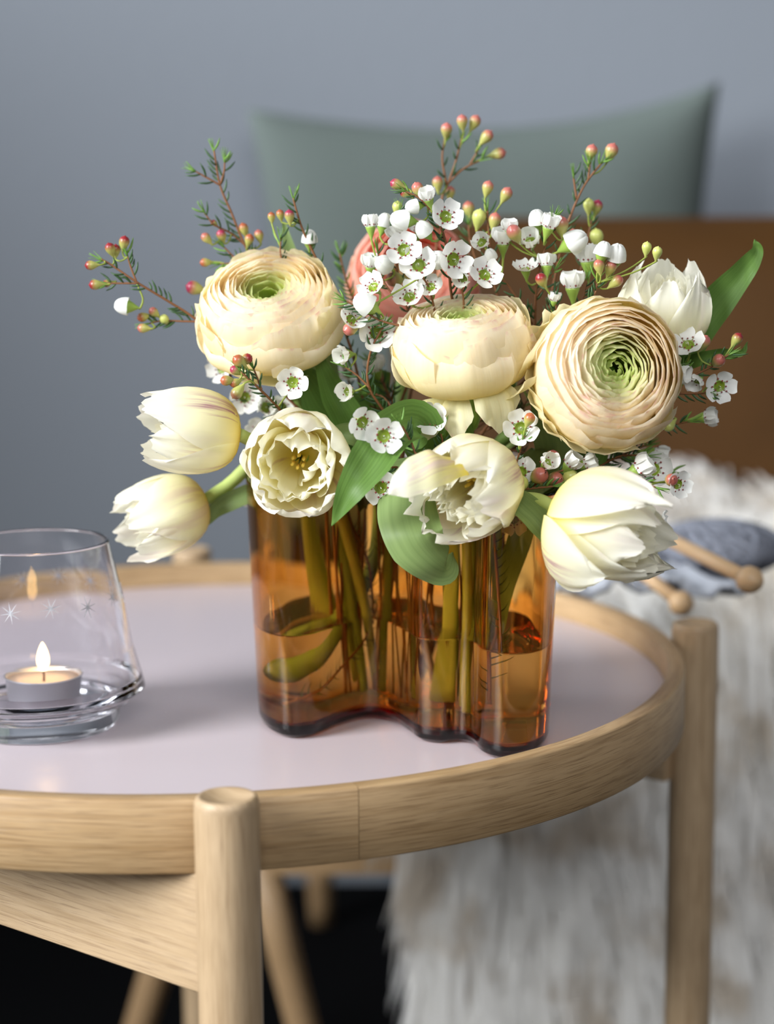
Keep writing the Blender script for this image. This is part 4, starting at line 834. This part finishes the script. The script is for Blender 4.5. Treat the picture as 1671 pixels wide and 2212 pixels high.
# knitting
kn = onz(1548, 1205, .575); knit = thing('wool_bundle', 'grey knitted wool bundle lying on the sheepskin', 'knitting', (kn.x, kn.y, .565))
mb = MB(); rnd = random.Random(3)
m_yarn = principled('grey_yarn', (.17, .18, .215), .95, .2)
for k in range(46):                      # yarn wound round a soft flattened bundle
    th0 = rnd.uniform(0, PI); ti = rnd.uniform(-1, 1); P = []
    for i in range(17):
        a = i/16*2*PI; v = Vector((math.cos(a)*.090, math.sin(a)*.058, 0)); v = Matrix.Rotation(ti, 3, 'X') @ v; v = Matrix.Rotation(th0, 3, 'Z') @ v
        P.append(Vector((v.x*.62, v.y*.56, (max(-.03, v.z*.75)+.035)*.55)))
    mb.tube(P, .0035, .0035, 5, 2, cap=False)
obj('yarn_loops', mb.mesh('yarn_loops', m_yarn), knit)
mb = MB(); mb.lathe([(.001, -.004), (.034, -.002), (.046, .011), (.041, .027), (.024, .038), (.001, .041)], 20); obj('yarn_core', mb.mesh('yarn_core', m_yarn), knit)
k2 = onz(1345, 1235, .565)
wool2 = thing('knitted_swatch', 'piece of grey knitting hanging from the wooden needles on the sheepskin', 'knitting', (k2.x, k2.y, .562))
V = []; F = []; n = 24
for j in range(n+1):
    for i in range(n+1):
        u, v = i/n-.5, j/n-.5; V.append((u*.17+.015*math.sin(v*7), v*.15, .035*math.exp(-(u*3)**2-(v*2.4)**2)+.006*math.sin(u*24+v*5)+.004*math.sin(i*PI)+.004*(i % 2)))
for j in range(n):
    for i in range(n): a = j*(n+1)+i; F.append((a, a+1, a+n+2, a+n+1))
o = obj('knitted_fabric', mesh('knitted_fabric', V, F, principled('pale_grey_knit', (.40, .42, .47), .95, .2)), wool2); so = o.modifiers.new('s', 'SOLIDIFY'); so.thickness = .006
M_ndl = principled('light_wood_needle', (.60, .40, .22), .45)
for lab, a, b_ in (('wooden knitting needle with a round knob, the longer upper one', onz(1395, 1140, .625), onz(1618, 1252, .612)), ('wooden knitting needle, the lower one nearer the tray table', onz(1335, 1195, .600), onz(1470, 1303, .570))):
    t = thing('knitting_needle', lab, 'knitting needle', a, 'wooden knitting needles'); d = (b_-a).normalized(); mb = MB(); mb.tube([Vector((0, 0, 0)), (b_-a)], .0055, .0055, 10, 2); obj('shaft', mb.mesh('shaft', M_ndl), t)
    mb = MB(); mb.lathe([(.0001, -.009), (.006, -.0075), (.0095, -.003), (.0098, .002), (.007, .0075), (.0001, .0095)], 14, Matrix.Translation(b_-a) @ frame(d)); obj('knob', mb.mesh('knob', M_ndl), t)
